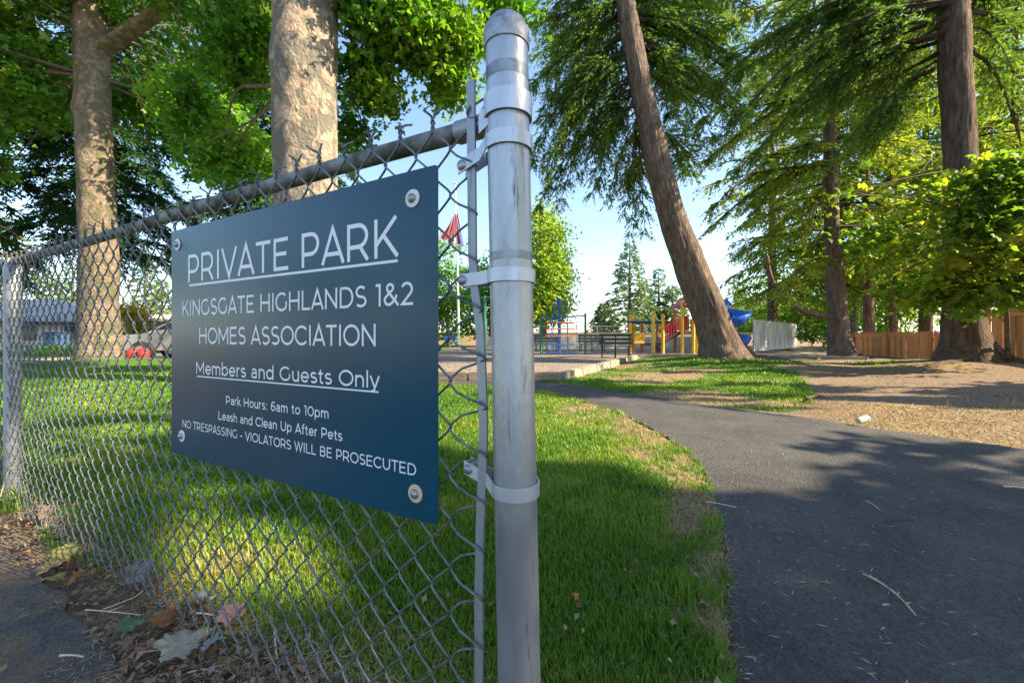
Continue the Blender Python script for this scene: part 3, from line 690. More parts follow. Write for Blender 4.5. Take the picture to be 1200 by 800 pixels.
# wires: one woven wire each
PW = .0375; LZ = .079; RW = .0021; S0 = .086
def wire_mesh(mirror, first=False, seed=0):
    pts = []; z0 = .015; z1w = 1.160; n = int((z1w - z0) / LZ * 14)
    ph0 = 0 if not mirror else math.pi
    zt = None
    for k in range(n + 1):
        z = z0 + (z1w - z0) * k / n; th = 2 * math.pi * (z1w - z) / LZ + math.pi / 2 + ph0 + math.pi   # extreme at the top
        sn = math.sin(th); s = math.asin(.965 * sn) / math.asin(.965) * (PW / 2 + .0013)
        # descending parametrisation: front strand while s rises with z
        dsdz = -math.cos(th); nn_ = .0043 * math.tanh(2.6 * dsdz)
        if first and s < 0:
            sb = float(np.interp(z, [q[1] for q in bar[::-1]], [q[0] for q in bar[::-1]])) - .0115 - S0
            s = s / (PW / 2 + .0013) * -sb; nn_ *= 1.35
        s += .0009 * math.sin(z * 13 + seed); nn_ += .002 * math.sin(z * 9 + seed)
        pts.append(ev * s + nv * nn_ + Vector((0, 0, z)))
    # bottom knuckle
    e0 = pts[0]; sgn = 1 if (pts[0] - pts[3]).dot(ev) > 0 else -1
    pts = [e0 + ev * sgn * .006 + nv * .006 + Vector((0, 0, .008)), e0 + ev * sgn * .007 + Vector((0, 0, -.002))] + pts
    # top twist with its neighbour, then a splayed barb
    sgn = 1 if (pts[-1]).dot(ev) > 0 else -1; c = ev * sgn * (PW / 2)
    for k in range(1, 11):
        a = k / 10 * math.pi * 2.2; pts.append(c + ev * sgn * .0024 * math.cos(a + .3) * 1 + nv * .0024 * math.sin(a + .3) * sgn + Vector((0, 0, z1w + .0022 * k)))
    j1, j2, j3 = math.sin(seed * 5 + 1), math.sin(seed * 3 + 2), math.cos(seed * 7)
    pts.append(c + ev * (sgn * .006 + .004 * j1) + nv * (sgn * .003 + .004 * j2) + Vector((0, 0, z1w + .025)))
    pts.append(c + ev * (sgn * (.014 + .005 * j3) + .008 * j1) + nv * (sgn * .005 + .009 * j2) + Vector((0, 0, z1w + .029 + .008 * j3)))
    b = MB(); b.tube(pts, RW, 6); return b.mesh('wire', M['wire'], True)
w_first = wire_mesh(False, True, 1); WM = [[wire_mesh(False, False, s), wire_mesh(True, False, s)] for s in (0., 2.1, 4.3, 1.1, 3.3)]
NW = 150
for k in range(NW):
    s = S0 + k * PW
    me = w_first if k == 0 else WM[((k + 1) // 2 * 7) % 5][k % 2]
    o = obj('wire', me, fence); o.location = ev * s + nv * (.0215 + .003 * math.sin(s * 4)) + Vector((0, 0, random.uniform(-.0008, .0008) + .004 * math.sin(s * 5)))
    o.rotation_euler = (0, 0, random.uniform(-.02, .02))

# ------------------------------------------------------------------ sign
SW, SH = .930, .612; s_r = .1215; zt = 1.093; sn_ = .0358
sign = thing('park_sign', 'dark teal private park notice board bolted to the chain link fence', 'sign', fpt(s_r + SW / 2, sn_, zt - SH))
tilt = Matrix.Identity(3)
def sp(u, v, n=0.0):       # u from the left edge as read, v from the top
    return ev * (SW / 2 - u * SW) + nv * n + Vector((0, 0, SH - v * SH))
b = MB(); cr = .007; outline = []
for (cx, cy, a0) in ((SW / 2 - cr, SH - cr, 0), (-SW / 2 + cr, SH - cr, 90), (-SW / 2 + cr, cr, 180), (SW / 2 - cr, cr, 270)):
    for k in range(6): a = R(a0 + 18 * k); outline.append((cx + cr * math.cos(a), cy + cr * math.sin(a)))
no = len(outline); vs = [ev * x + Vector((0, 0, z)) + nv * d for d in (-.002, .0) for (x, z) in outline]
b.add(vs, [tuple(range(no)), tuple(range(2 * no - 1, no - 1, -1))] + [(k, (k + 1) % no, no + (k + 1) % no, no + k) for k in range(no)])
bo = b.build('panel', M['sign'], sign)
G = {
 'P': (.80, [[(.1, 0), (.1, 1)], [(.1, .94), (.42, .94), (.42, .655, .29, .285, 90, -90), (.1, .37)]]),
 'R': (.86, [[(.1, 0), (.1, 1)], [(.1, .94), (.44, .94), (.44, .655, .29, .285, 90, -90), (.1, .37)], [(.5, .37), (.77, 0)]]),
 'I': (.30, [[(.15, 0), (.15, 1)]]), 'V': (.86, [[(.03, 1), (.43, .02), (.83, 1)]]),
 'A': (.86, [[(.03, 0), (.43, .98), (.83, 0)], [(.17, .28), (.69, .28)]]), 'T': (.76, [[(.02, .94), (.74, .94)], [(.38, .94), (.38, 0)]]),
 'E': (.80, [[(.72, .94), (.12, .94), (.12, .06), (.74, .06)], [(.12, .51), (.66, .51)]]),
 'K': (.84, [[(.12, 0), (.12, 1)], [(.76, 1), (.14, .34)], [(.37, .56), (.81, 0)]]),
 'N': (.95, [[(.12, 0), (.12, 1)], [(.12, .93), (.83, .07)], [(.83, 0), (.83, 1)]]),
 'G': (1.0, [[(.52, .5, .45, .44, 48, 325), (.88, .5)]]),
 'S': (.76, [[(.38, .715, .27, .225, 35, 270), (.38, .275, .29, .215, 90, -145)]]),
 'H': (.94, [[(.12, 0), (.12, 1)], [(.82, 0), (.82, 1)], [(.12, .51), (.82, .51)]]), 'L': (.72, [[(.12, 1), (.12, .06), (.68, .06)]]),
 'D': (.98, [[(.12, 1), (.12, .06), (.44, .06), (.44, .5, .44, .44, -90, 90), (.06, .94)]]),
 'M': (1.1, [[(.12, 0), (.12, 1)], [(.98, 0), (.98, 1)], [(.12, .95), (.55, .26), (.98, .95)]]),
 'O': (1.06, [[(.53, .5, .46, .44, 0, 360)]]), 'C': (.95, [[(.53, .5, .46, .44, 42, 318)]]),
 'U': (.92, [[(.12, 1), (.46, .40, .34, .35, 180, 360), (.80, 1)]]),
 'B': (.86, [[(.12, .52), (.12, .94), (.46, .94), (.46, .73, .22, .21, 90, -90), (.12, .52)], [(.12, .52), (.5, .52), (.5, .29, .24, .23, 90, -90), (.12, .06), (.12, .52)]]),
 'W': (1.24, [[(.03, 1), (.34, .04), (.62, .96), (.90, .04), (1.21, 1)]]),
 '1': (.44, [[(.04, .94), (.28, .94), (.28, 0)]]), '2': (.76, [[(.36, .68, .27, .26, 155, -38), (.12, .06), (.70, .06)]]),
 '6': (.78, [[(.40, .31, .28, .25, 0, 360)], [(.47, .50, .35, .44, 62, 180), (.12, .33)]]), '0': (.86, [[(.43, .5, .35, .44, 0, 360)]]),
 '&': (.88, [[(.84, .02), (.25, .66), (.38, .79, .17, .155, 205, -40)], [(.51, .69), (.26, .5), (.31, .26, .23, .20, 125, 310), (.68, .30), (.74, .48)]]),
 '-': (.48, [[(.06, .38), (.42, .38)]]), ':': (.28, [[(.14, 0), (.14, .13)], [(.14, .55), (.14, .68)]]), ' ': (.36, []),
 'a': (.66, [[(.13, .60), (.33, .46, .20, .22, 130, 0), (.53, 0)], [(.53, .41), (.30, .41), (.30, .235, .20, .175, 90, 270), (.40, .06), (.53, .16)]]),
 'b': (.76, [[(.1, 0), (.1, 1.05)], [(.39, .37, .28, .31, 0, 360)]]), 'd': (.76, [[(.65, 0), (.65, 1.05)], [(.36, .37, .28, .31, 0, 360)]]),
 'e': (.72, [[(.09, .36), (.64, .36), (.36, .37, .28, .31, 0, 322)]]), 'f': (.40, [[(.18, 0), (.18, .82), (.34, .84, .16, .17, 180, 75)], [(.02, .67), (.37, .67)]]),
 'h': (.68, [[(.1, 0), (.1, 1.05)], [(.1, .40), (.34, .42, .24, .26, 170, 0), (.58, 0)]]), 'k': (.62, [[(.1, 0), (.1, 1.05)], [(.54, .73), (.12, .28)], [(.27, .44), (.59, 0)]]),
 'l': (.22, [[(.11, 0), (.11, 1.05)]]), 'm': (1.06, [[(.1, 0), (.1, .74)], [(.1, .42), (.31, .44, .21, .24, 170, 0), (.52, 0)], [(.52, .42), (.73, .44, .21, .24, 170, 0), (.94, 0)]]),
 'n': (.68, [[(.1, 0), (.1, .74)], [(.1, .40), (.34, .42, .24, .26, 170, 0), (.58, 0)]]), 'o': (.76, [[(.38, .37, .29, .31, 0, 360)]]),
 'p': (.76, [[(.1, -.28), (.1, .74)], [(.39, .37, .28, .31, 0, 360)]]), 'r': (.42, [[(.1, 0), (.1, .74)], [(.1, .40), (.33, .44, .22, .24, 170, 85)]]),
 's': (.56, [[(.28, .53, .20, .150, 35, 270), (.28, .22, .22, .16, 90, -145)]]), 't': (.44, [[(.19, .92), (.34, .21, .15, .15, 180, 290)], [(.02, .67), (.38, .67)]]),
 'u': (.68, [[(.1, .74), (.33, .30, .23, .24, 180, 360), (.56, .74)], [(.57, 0), (.57, .74)]]), 'y': (.62, [[(.03, .74), (.31, .04)], [(.59, .74), (.27, -.12), (.08, -.22)]]),
}
def flat(st):
    out = []
    for q in st:
        if len(q) == 2: out.append(q)
        else:
            cx, cy, rx, ry, a0, a1 = q; n = max(6, int(abs(a1 - a0) / 11))
            out += [(cx + rx * math.cos(R(a0 + (a1 - a0) * k / n)), cy + ry * math.sin(R(a0 + (a1 - a0) * k / n))) for k in range(n + 1)]
    res = [out[0]]
    for p in out[1:]:
        if math.hypot(p[0] - res[-1][0], p[1] - res[-1][1]) > 1e-4: res.append(p)
    return res
def text_line(txt, u0, u1, v0, v1, t=.12, track=.07, name='lettering'):
    adv = sum(G[c][0] + track for c in txt) - track; lead = .06
    ks = (u1 - u0) * SW / (adv - 2 * lead); h = (v1 - v0) * SH; x = -lead; mb = MB(); lay = 0
    for c in txt:
        w, strokes = G[c]
        for st in strokes:
            pts = flat(st); n = len(pts); closed = math.hypot(pts[0][0] - pts[-1][0], pts[0][1] - pts[-1][1]) < 1e-3 and n > 4
            if closed: pts = pts[:-1]; n -= 1
            L, Rr = [], []
            tx = t * h / ks    # keep the stroke as thick across as upright
            q = [((x + a) * ks, bb_ * h) for a, bb_ in pts]; hw = t * h / 2
            for k in range(n):
                a = q[(k - 1) % n] if (closed or k > 0) else q[k]; c_ = q[(k + 1) % n] if (closed or k < n - 1) else q[k]; p = q[k]
                d1 = (p[0] - a[0], p[1] - a[1]); d2 = (c_[0] - p[0], c_[1] - p[1])
                l1 = math.hypot(*d1); l2 = math.hypot(*d2)
                if l1 < 1e-9: d1 = d2; l1 = l2
                if l2 < 1e-9: d2 = d1; l2 = l1
                n1 = (-d1[1] / l1, d1[0] / l1); n2 = (-d2[1] / l2, d2[0] / l2); mx_, my_ = n1[0] + n2[0], n1[1] + n2[1]; ml = math.hypot(mx_, my_)
                mx_, my_ = mx_ / ml, my_ / ml; cs = max(.38, mx_ * n1[0] + my_ * n1[1]); o_ = hw / cs
                L.append((p[0] + mx_ * o_, p[1] + my_ * o_)); Rr.append((p[0] - mx_ * o_, p[1] - my_ * o_))
            lay = (lay + 1) % 3; dn = .0004 + .00006 * lay
            def W(p): return ev * (SW / 2 - u0 * SW - p[0]) + Vector((0, 0, SH - v1 * SH + p[1])) + nv * dn
            vs = [W(p) for p in L] + [W(p) for p in Rr]; m_ = n if closed else n - 1
            mb.add(vs, [(k, (k + 1) % n, n + (k + 1) % n, n + k) for k in range(m_)])
        x += w + track
    return mb.build(name, M['sign_text'], sign)
def bar_line(u0, u1, v, th):
    b = MB(); vs = [sp(u0, v, .00035), sp(u1, v, .00035), sp(u1, v + th, .00035), sp(u0, v + th, .00035)]
    b.add(vs, [(0, 1, 2, 3)]); b.build('underline', M['sign_text'], sign)
text_line('PRIVATE PARK', .101, .900, .122, .240, .115, .06)
bar_line(.105, .903, .250, .0085)
text_line('KINGSGATE HIGHLANDS 1&2', .067, .942, .318, .386, .12, .05)
text_line('HOMES ASSOCIATION', .161, .844, .438, .507, .12, .05)
text_line('Members and Guests Only', .1445, .852, .583, .634, .13, .06)
bar_line(.148, .852, .6425, .005)
text_line('Park Hours: 6am to 10pm', .298, .7026, .713, .747, .135, .06)
text_line('Leash and Clean Up After Pets', .2607, .745, .779, .813, .135, .06)
text_line('NO TRESPASSING - VIOLATORS WILL BE PROSECUTED', .067, .949, .841, .875, .125, .06)
for k, (u, v) in enumerate(((.039, .0666), (.941, .081), (.065, .914), (.948, .925))):
    rot = Vector((0, 0, 1)).rotation_difference(nv).to_matrix(); c = sp(u, v, .0005)
    b = MB(); b.lathe([(.0158, 0), (.0162, .0006), (.0155, .0018), (.010, .0022)], 32, c, rot); w = b.build('washer', M['washer_tan'] if k == 3 else M['washer'], sign, True)
    if k == 3: w['label'] = 'tan stained washer'
    b = MB(); b.lathe([(.0082, .0015), (.0085, .003), (.0076, .0058), (.0045, .0082), (.0005, .009)], 24, c, rot); b.tube([c - nv * .03, c], .0035, 8); b.build('bolt', M['bolt'], w, True)
bpy.context.view_layer.update()

# ------------------------------------------------------------------ trees
def P_(px, py, Y): return tuple(at(px, py, Y))
# left plane tree
Y1 = 12.8; b1 = Vector((at(116, 425, Y1).x, Y1, 0.0))
tp = [b1, P_(116, 395, Y1), P_(116, 300, Y1), P_(111, 180, Y1), P_(108, 90, Y1), P_(107, 40, Y1), P_(104, -40, Y1), P_(98, -180, Y1)]
tp[0] = tuple(b1)
broadleaf('plane tree with a forked mottled brown trunk standing behind the fence, left of the sign', b1,
    [(P_(-20, 0, 11.8), (1.7, 2, 1.5), 2300), (P_(60, -60, 12), (3, 2.5, 1.6), 3500), (P_(185, -40, 15.5), (2.0, 1.5, 1.4), 2000), (P_(-60, 60, 12), (2.5, 2, 2), 2500),
     (P_(235, 70, 15.5), (1.9, 1.6, 1.9), 3600), (P_(250, 150, 13.5), (1.4, 1.5, 1.7), 2600), (P_(120, -150, 13), (4, 3, 2), 4500), (P_(30, 110, 13), (1.1, 1, .9), 450), (P_(30, 100, 16), (2.4, 1.2, 1.7), 3000), (P_(175, 120, 16.5), (1.7, 1.2, 1.6), 2200), (P_(-30, 190, 15), (1.6, 1.2, 1.4), 1300), (P_(240, -60, 12), (2.5, 2, 1.8), 3500)],
    .165, 'leafG', 'plane_bark', tp, [.60, .52, .46, .43, .42, .41, .32, .16], flare=[(4.9, .25, .35), (3.3, .2, .3), (6.1, .2, .3), (1.6, .2, .3)],
    knobs=[(P_(0, 60, Y1)[2], 3.3, .14, .16), (P_(0, 130, Y1)[2], 3.3, .12, .25)],
    arms=[([P_(105, 75, Y1 + .1), P_(122, 58, Y1), P_(145, 42, Y1 - .1), P_(172, 24, Y1 - .2), P_(207, 0, Y1 - .3), P_(262, -60, Y1 - .5)], [.20, .28, .25, .23, .21, .17]),
          ([P_(100, 40, Y1), P_(75, -10, Y1 + .3), P_(30, -80, Y1 + .5)], [.22, .16, .1])], per=36, spread=.32, mult=1.2, name='plane_tree', seed=1)
# second plane tree, close behind the sign
Y2 = 7.0; b2 = Vector((at(362, 395, Y2).x, Y2, 0))
broadleaf('plane tree with a broad pale flaking trunk rising behind the sign', b2,
    [(P_(460, 20, 7.5), (.95, 1, .75), 3600), (P_(520, 45, 8), (.8, .9, .6), 2400), (P_(440, 100, 8), (.55, .8, .5), 1500), (P_(530, 100, 8.2), (.35, .5, .35), 700), (P_(285, 60, 8.5), (.75, 1, 1.1), 2300), (P_(270, 190, 9.5), (.85, .9, .85), 1900),
     (P_(300, -80, 7.5), (2, 2, 1), 3200), (P_(470, -110, 7.5), (2, 2, 1.1), 3600), (P_(415, 160, 8.6), (.25, .4, .35), 420), (P_(225, 120, 9.5), (.7, .8, .8), 1300), (P_(590, 10, 8.5), (.6, .8, .5), 900)],
    .108, 'leafG', 'plane_bark_pale', [tuple(b2), P_(362, 395, Y2), P_(361, 300, Y2), P_(359, 200, Y2), P_(357, 100, Y2), P_(358, 0, Y2), P_(361, -80, Y2), P_(368, -200, Y2)],
    [.66, .56, .52, .50, .51, .515, .48, .3], flare=[(4.9, .3, .3), (3.3, .25, .3), (0.2, .25, .3)], knobs=[(P_(0, 75, Y2)[2], 4.0, .05, .3), (P_(0, 100, Y2)[2], 4.9, .06, .18)],
    arms=[([P_(380, -60, Y2), P_(430, -70, Y2 + .3), P_(500, -90, Y2 + .6)], [.2, .13, .08]), ([P_(345, -60, Y2), P_(300, -60, Y2 + .8), P_(270, -70, Y2 + 1.6)], [.2, .13, .08])],
    spread=.19, per=34, mult=1.25, name='plane_tree', seed=5)

# leaning fir right of the post
Y3 = 11.6
tp3 = [(at(852, 428, Y3).x, Y3, .0), P_(846, 405, Y3), P_(836, 380, Y3), P_(812, 320, Y3), P_(793, 270, Y3), P_(774, 205, Y3), P_(750, 100, Y3), P_(732, 0, Y3), P_(722, -90, Y3), P_(700, -300, Y3)]
def lx(px, py, Y, tpx, tpy, tY, ri=.05, dr=.3):   # a limb from one seen point towards another
    a = at(px, py, Y); c = at(tpx, tpy, tY); L = math.hypot(c.x - a.x, c.y - a.y)
    return (tuple(a), math.atan2(c.y - a.y, c.x - a.x), L, ri, ri + (a.z - c.z) / L if False else dr)
def limb_to(a, c, ri=.06):
    a = Vector(a); c = Vector(c); L = math.hypot(c.x - a.x, c.y - a.y) / .92; return (tuple(a), math.atan2(c.y - a.y, c.x - a.x), L, ri, ri + (a.z - c.z) / L)
ex3 = []
for (p, q) in [((742, 60), (640, 110)), ((735, 10), (628, 60)), ((748, 90), (650, 215)), ((745, 80), (690, 230)), ((752, 120), (700, 180)), ((765, 165), (740, 215)), ((738, 30), (670, 160)),
               ((740, 10), (850, 60)), ((746, 60), (850, 110)), ((745, 40), (830, 160)), ((730, -30), (640, 0)), ((730, -40), (820, 0)), ((755, 130), (720, 240)), ((735, 0), (600, 20)), ((740, 20), (860, 40)), ((735, -20), (850, -10)), ((745, 50), (865, 130)), ((730, -40), (880, 30)), ((760, 150), (815, 205)), ((742, 50), (790, 140)),
               ((738, 35), (620, 180)), ((733, 0), (655, 50)), ((728, -60), (600, -30)), ((728, -60), (860, -20)), ((740, 20), (880, 100)), ((745, 70), (660, 160)), ((740, 40), (625, 130)), ((742, 55), (680, 130)), ((750, 100), (720, 160)), ((745, 80), (800, 110)), ((740, 30), (780, 70)), ((735, 0), (650, 130)), ((745, 60), (630, 190)), ((750, 100), (640, 250)), ((740, 40), (700, 110)), ((738, 20), (610, 110)), ((732, -20), (700, 60)), ((732, -20), (780, 30)), ((755, 110), (745, 270)), ((750, 90), (690, 200))]:
    for k in range(2):
        ex3.append(limb_to(P_(p[0], p[1], Y3), P_(q[0] + random.uniform(-14, 14), q[1] + random.uniform(-12, 18), Y3 + random.uniform(.2, 3.6)), .08))
conifer('fir tree with a bare leaning trunk on the grass mound right of the fence post', (tp3[0]), (tp3[-1]), .5, at(0, 10, Y3).z, at(0, -260, Y3).z, 3.8, 34, 'fir', 'fir_bark',
        az=(-.1, 3.3), trunk_pts=tp3, radii=[.72, .58, .50, .44, .40, .36, .30, .265, .24, .1], twig=1.05, density=15, bl=.15, bw=.0165, hang=.75, droop=.35, extra=ex3,
        flare=[(6.1, .8, .22), (0.6, .35, .25), (3.6, .25, .2), (4.7, .35, .2)], nside=64, seed=2, step=.07, ridges=22)
# big fir at the right, with long limbs reaching left
Y4 = 10.4
tp4 = [(at(1132, 430, Y4).x, Y4, .05), P_(1131, 405, Y4), P_(1128, 365, Y4), P_(1127, 280, Y4), P_(1126, 180, Y4), P_(1119, 80, Y4), P_(1117, 0, Y4), P_(1115, -100, Y4), P_(1110, -320, Y4)]
ex4 = []
for (p, q) in [((1100, 40), (880, 205)), ((1098, 25), (900, 150)), ((1100, 0), (960, 80)), ((1102, 60), (955, 150)), ((1100, 45), (930, 110)), ((1140, 30), (1200, 90)), ((1140, 10), (1220, 40)), ((1100, 80), (980, 200)), ((1098, -20), (860, 60)),
               ((1098, -30), (830, 100)), ((1100, 10), (850, 150)), ((1100, 30), (1010, 160)), ((1140, 60), (1190, 170)), ((1100, -40), (900, 0)), ((1100, -40), (980, 20)), ((1140, -30), (1240, 0)), ((1130, -20), (1100, 30)), ((1100, 70), (1040, 170))]:
    for k in range(2):
        ex4.append(limb_to(P_(p[0], p[1], Y4), P_(q[0] + random.uniform(-20, 20), q[1] + random.uniform(-15, 15), Y4 + random.uniform(.0, 3.2)), .1))
conifer('massive furrowed fir trunk with spreading roots beside the wooden fence', tp4[0], tp4[-1], .6, at(0, -20, Y4).z, at(0, -300, Y4).z, 4.5, 34, 'fir', 'fir_bark_red', az=(-.2, 3.5), trunk_pts=tp4,
        radii=[.64, .48, .36, .32, .31, .31, .30, .28, .18], twig=1.2, density=12.5, bl=.155, bw=.018, hang=.6, droop=.4, extra=ex4,
        flare=[(5.9, .95, .28), (3.5, .55, .25), (4.5, .4, .3), (0.5, .7, .3)], nside=64, seed=9, step=.07, ridges=18)
def root(parent, pts, r, m):
    b0 = Vector(parent.location); q = smooth_line([Vector(p) - b0 for p in pts], 2); b = MB(); b.tube(q, [r * (1 - .8 * k / len(q)) for k in range(len(q))], 8); b.build('root', M[m], parent, True)
T4 = [o for o in bpy.data.objects if o.get('label', '').startswith('massive furrowed')][0]; T3 = [o for o in bpy.data.objects if o.get('label', '').startswith('fir tree with a bare leaning')][0]
root(T4, [(11.0, 10.0, .16), (10.5, 9.8, .17), (10.0, 9.7, .14), (9.4, 9.5, .05)], .13, 'fir_bark_red'); root(T4, [(11.8, 9.9, .2), (12.1, 9.5, .17), (12.3, 9.0, .1), (12.4, 8.6, .02)], .15, 'fir_bark_red'); root(T4, [(11.3, 9.9, .18), (11.1, 9.4, .14), (10.8, 8.9, .03)], .1, 'fir_bark_red')
root(T3, [(6.5, 11.4, .22), (7.1, 11.2, .2), (7.6, 11.0, .1), (8.2, 10.8, .0)], .13, 'fir_bark'); root(T3, [(5.8, 11.2, .24), (5.6, 10.8, .2), (5.3, 10.4, .1)], .09, 'fir_bark')
# trees farther along the dirt trail
Y5 = 16.7
ex5 = [limb_to(P_(975, a, Y5), P_(b_, c, Y5 + random.uniform(-3, 2)), .1) for (a, b_, c) in [(290, 880, 330), (270, 860, 300), (250, 840, 280), (230, 850, 240), (200, 830, 220), (180, 840, 190), (150, 830, 160), (120, 850, 130), (300, 920, 350), (260, 900, 320), (285, 1040, 330), (240, 1060, 290), (200, 1050, 240), (160, 1060, 200), (225, 900, 280), (190, 880, 250), (210, 950, 290), (100, 900, 110), (70, 860, 80), (150, 810, 230), (120, 815, 200), (90, 800, 150), (60, 810, 100), (40, 830, 60), (200, 815, 280), (230, 830, 320), (20, 850, 10), (170, 840, 250), (140, 860, 210), (0, 820, 40)]]
t5 = conifer('fir tree with a low bowed branch sweeping left above the dirt trail', (at(984, 418, Y5).x, Y5, 0), P_(972, -60, Y5), .5, at(0, 270, Y5).z, at(0, -40, Y5).z, 4.6, 44, 'hemlock', 'fir_bark',
        trunk_pts=[(at(986, 418, Y5).x, Y5, 0), P_(984, 395, Y5), P_(979, 330, Y5), P_(975, 270, Y5), P_(972, 120, Y5), P_(972, -60, Y5)], radii=[.50, .37, .32, .27, .20, .08], twig=1.4, density=13, bl=.20, bw=.026, hang=.6, droop=.45, extra=ex5,
        flare=[(5.8, .3, .25), (3.6, .3, .25), (4.7, .2, .2)], seed=3)
b = MB(); tb = Vector(t5.location); pts = smooth_line([P_(982, 371, Y5), P_(960, 370, Y5 - .1), P_(940, 364, Y5 - .2), P_(921, 351, Y5 - .3), P_(907, 334, Y5 - .4), P_(901, 318, Y5 - .4), P_(899, 300, Y5 - .4)], 2)
b.tube([Vector(q) - tb for q in pts], [.13 - .07 * k / len(pts) for k in range(len(pts))], 10); o = b.build('low_branch', M['fir_bark'], t5, True); o['label'] = 'bowed low branch'
Y6 = 19
conifer('slender fir trunk between the bowed branch fir and the wooden fence', (at(1019, 416, Y6).x, Y6, 0), P_(1012, -20, Y6), .3, at(0, 270, Y6).z, at(0, 0, Y6).z, 3.8, 46, 'hemlock', 'fir_bark_red', trunk_pts=[(at(1020, 416, Y6).x, Y6, 0), P_(1019, 400, Y6), P_(1017, 300, Y6), P_(1013, 150, Y6), P_(1012, -20, Y6)],
        radii=[.30, .22, .19, .14, .05], twig=1.1, density=9, bl=.24, bw=.028, hang=.75, droop=.4, seed=4, flare=[(5.5, .2, .2), (3.6, .2, .2)])
conifer('thin reddish fir trunk nearest the far end of the wooden fence', (at(1049, 416, Y6).x, Y6 - .4, 0), P_(1040, 0, Y6), .26, at(0, 320, Y6).z, at(0, 20, Y6).z, 3.2, 44, 'hemlock', 'fir_bark_red', trunk_pts=[(at(1050, 416, Y6).x, Y6 - .4, 0), P_(1048, 400, Y6), P_(1045, 300, Y6), P_(1042, 150, Y6), P_(1040, 0, Y6)],
        radii=[.26, .16, .14, .10, .05], twig=1.0, density=9, bl=.24, bw=.028, hang=.75, droop=.4, seed=6, flare=[(5.5, .25, .2), (3.6, .2, .2)])
# vine maple at the right edge
YM = 8.2
broadleaf('leafy vine maple with bright leaves in front of the wooden fence', (12.0, 9.9, 0),
    [(P_(1150, 240, 8.4), (1.2, .7, .5), 3300), (P_(1118, 215, 8.3), (.7, .5, .28), 1500), (P_(1120, 262, 8.5), (.7, .5, .3), 1700), (P_(1190, 300, 8.6), (1.3, .8, .9), 4400), (P_(1110, 300, 8.8), (1.0, .6, .6), 2600), (P_(1060, 230, 8.3), (.75, .5, .28), 1100), (P_(1015, 222, 8.2), (.5, .35, .14), 420), (P_(1100, 340, 9.2), (.9, .5, .28), 1300), (P_(1240, 230, 8.5), (1.2, 1, 1), 3000),
     (P_(1030, 275, 9.5), (.55, .5, .25), 420), (P_(1175, 205, 8.3), (.7, .5, .35), 1400), (P_(1180, 345, 9.0), (.7, .5, .2), 700)],
    .125, 'leafM', 'limb_pale', [(12.0, 9.9, 0), (11.6, 9.6, 1.2), (11.0, 9.2, 2.4), (10.6, 8.9, 3.4)], [.05, .045, .035, .02], nside=12, per=24, spread=.30, lobes=5, mult=.72, name='vine_maple', seed=8, upbias=1.0, rough=.05)
# conifers behind on the left (dark)
for (px, Y, zl, L, lab, sd) in [(128, 20.5, 3.6, 5.2, 'dark fir hidden behind the left plane trunk, drooping branches spreading either side', 11), (330, 21, 5.2, 5.0, 'dark fir behind the gap between the two plane trunks', 12)]:
    bx = at(px, 410, Y).x
    conifer(lab, (bx, Y, 0), (bx, Y, 21), .42, zl + (1.2 if sd == 11 else 0), 20, L, 80, 'fir_blue', 'fir_bark', twig=1.6, density=17, bl=.24, bw=.034, hang=.6, droop=.5, seed=sd, cull=True)
# fir past the left frame edge, its branches hang in at the edge
conifer('dark fir at the left edge with branches hanging over the fence', (-22, 15, 0), (-22, 15, 19), .4, 3.8, 18, 4.8, 66, 'fir_blue', 'fir_bark', twig=1.5, density=12, bl=.26, bw=.036, hang=.6, droop=.5, seed=13)
# bright backlit background trees
def bg_tree(lab, px, Y, blobs, m='leafY', size=.3, name='broadleaf_tree', per=60, spread=.5, bark='plane_bark', h=4, r=.22, group=None):
    bx = at(px, 400, Y).x
    broadleaf(lab, (bx, Y, 0), [(P_(a, b_, Y + c), rr, n) for (a, b_, c, rr, n) in blobs], size, m, bark, [(bx, Y, 0), (bx, Y, h * .5), (bx + .1, Y, h)], [r, r * .8, r * .5], per=per, spread=spread, lobes=1, name=name, seed=Y, nside=12, cull=False, group=group)
bg_tree('bright yellow green poplar right of the fence post, behind the climbing frame', 638, 33, [(640, 268, 0, (1.5, 1.5, 2.2), 3000), (638, 310, 0, (2.2, 2, 2.4), 5200), (630, 355, 0, (2.6, 2, 2.2), 5200), (648, 340, -.5, (1.7, 1.5, 2.6), 3200)], 'leafP', .26, h=6)
bg_tree('mid green round tree behind the green swing frame', 575, 36, [(585, 330, 0, (2.6, 2, 3), 2600), (570, 370, 0, (3, 2, 2.6), 2600), (555, 345, 1, (2.2, 2, 2.8), 2000)], 'leafG', .28, h=5)
bg_tree('pale loose tree behind the flagpole', 525, 40, [(520, 320, 0, (2.5, 2, 4), 2600), (530, 370, 0, (3.2, 2, 2.6), 2600), (500, 350, 1, (3, 2, 3.6), 2200)], 'leafG', .3, h=6)
bg_tree('sunlit maple behind the grey court screen', 930, 34, [(925, 370, 0, (4.5, 2.5, 2.2), 4200), (965, 345, 1, (3.6, 2.5, 2.6), 3400), (900, 345, 2, (2.6, 2, 1.8), 1500)], 'leafY', .26, h=4)
bg_tree('sunlit maple behind the slender firs at the trail end', 1040, 30, [(1040, 360, 0, (3.4, 2.5, 2.3), 3800), (1080, 330, 1, (3.4, 2.5, 3.2), 3600), (1010, 320, 2, (3.4, 2.5, 3), 3200), (1120, 300, 1, (3.4, 2.5, 3.4), 3200)], 'leafY', .25, h=4)
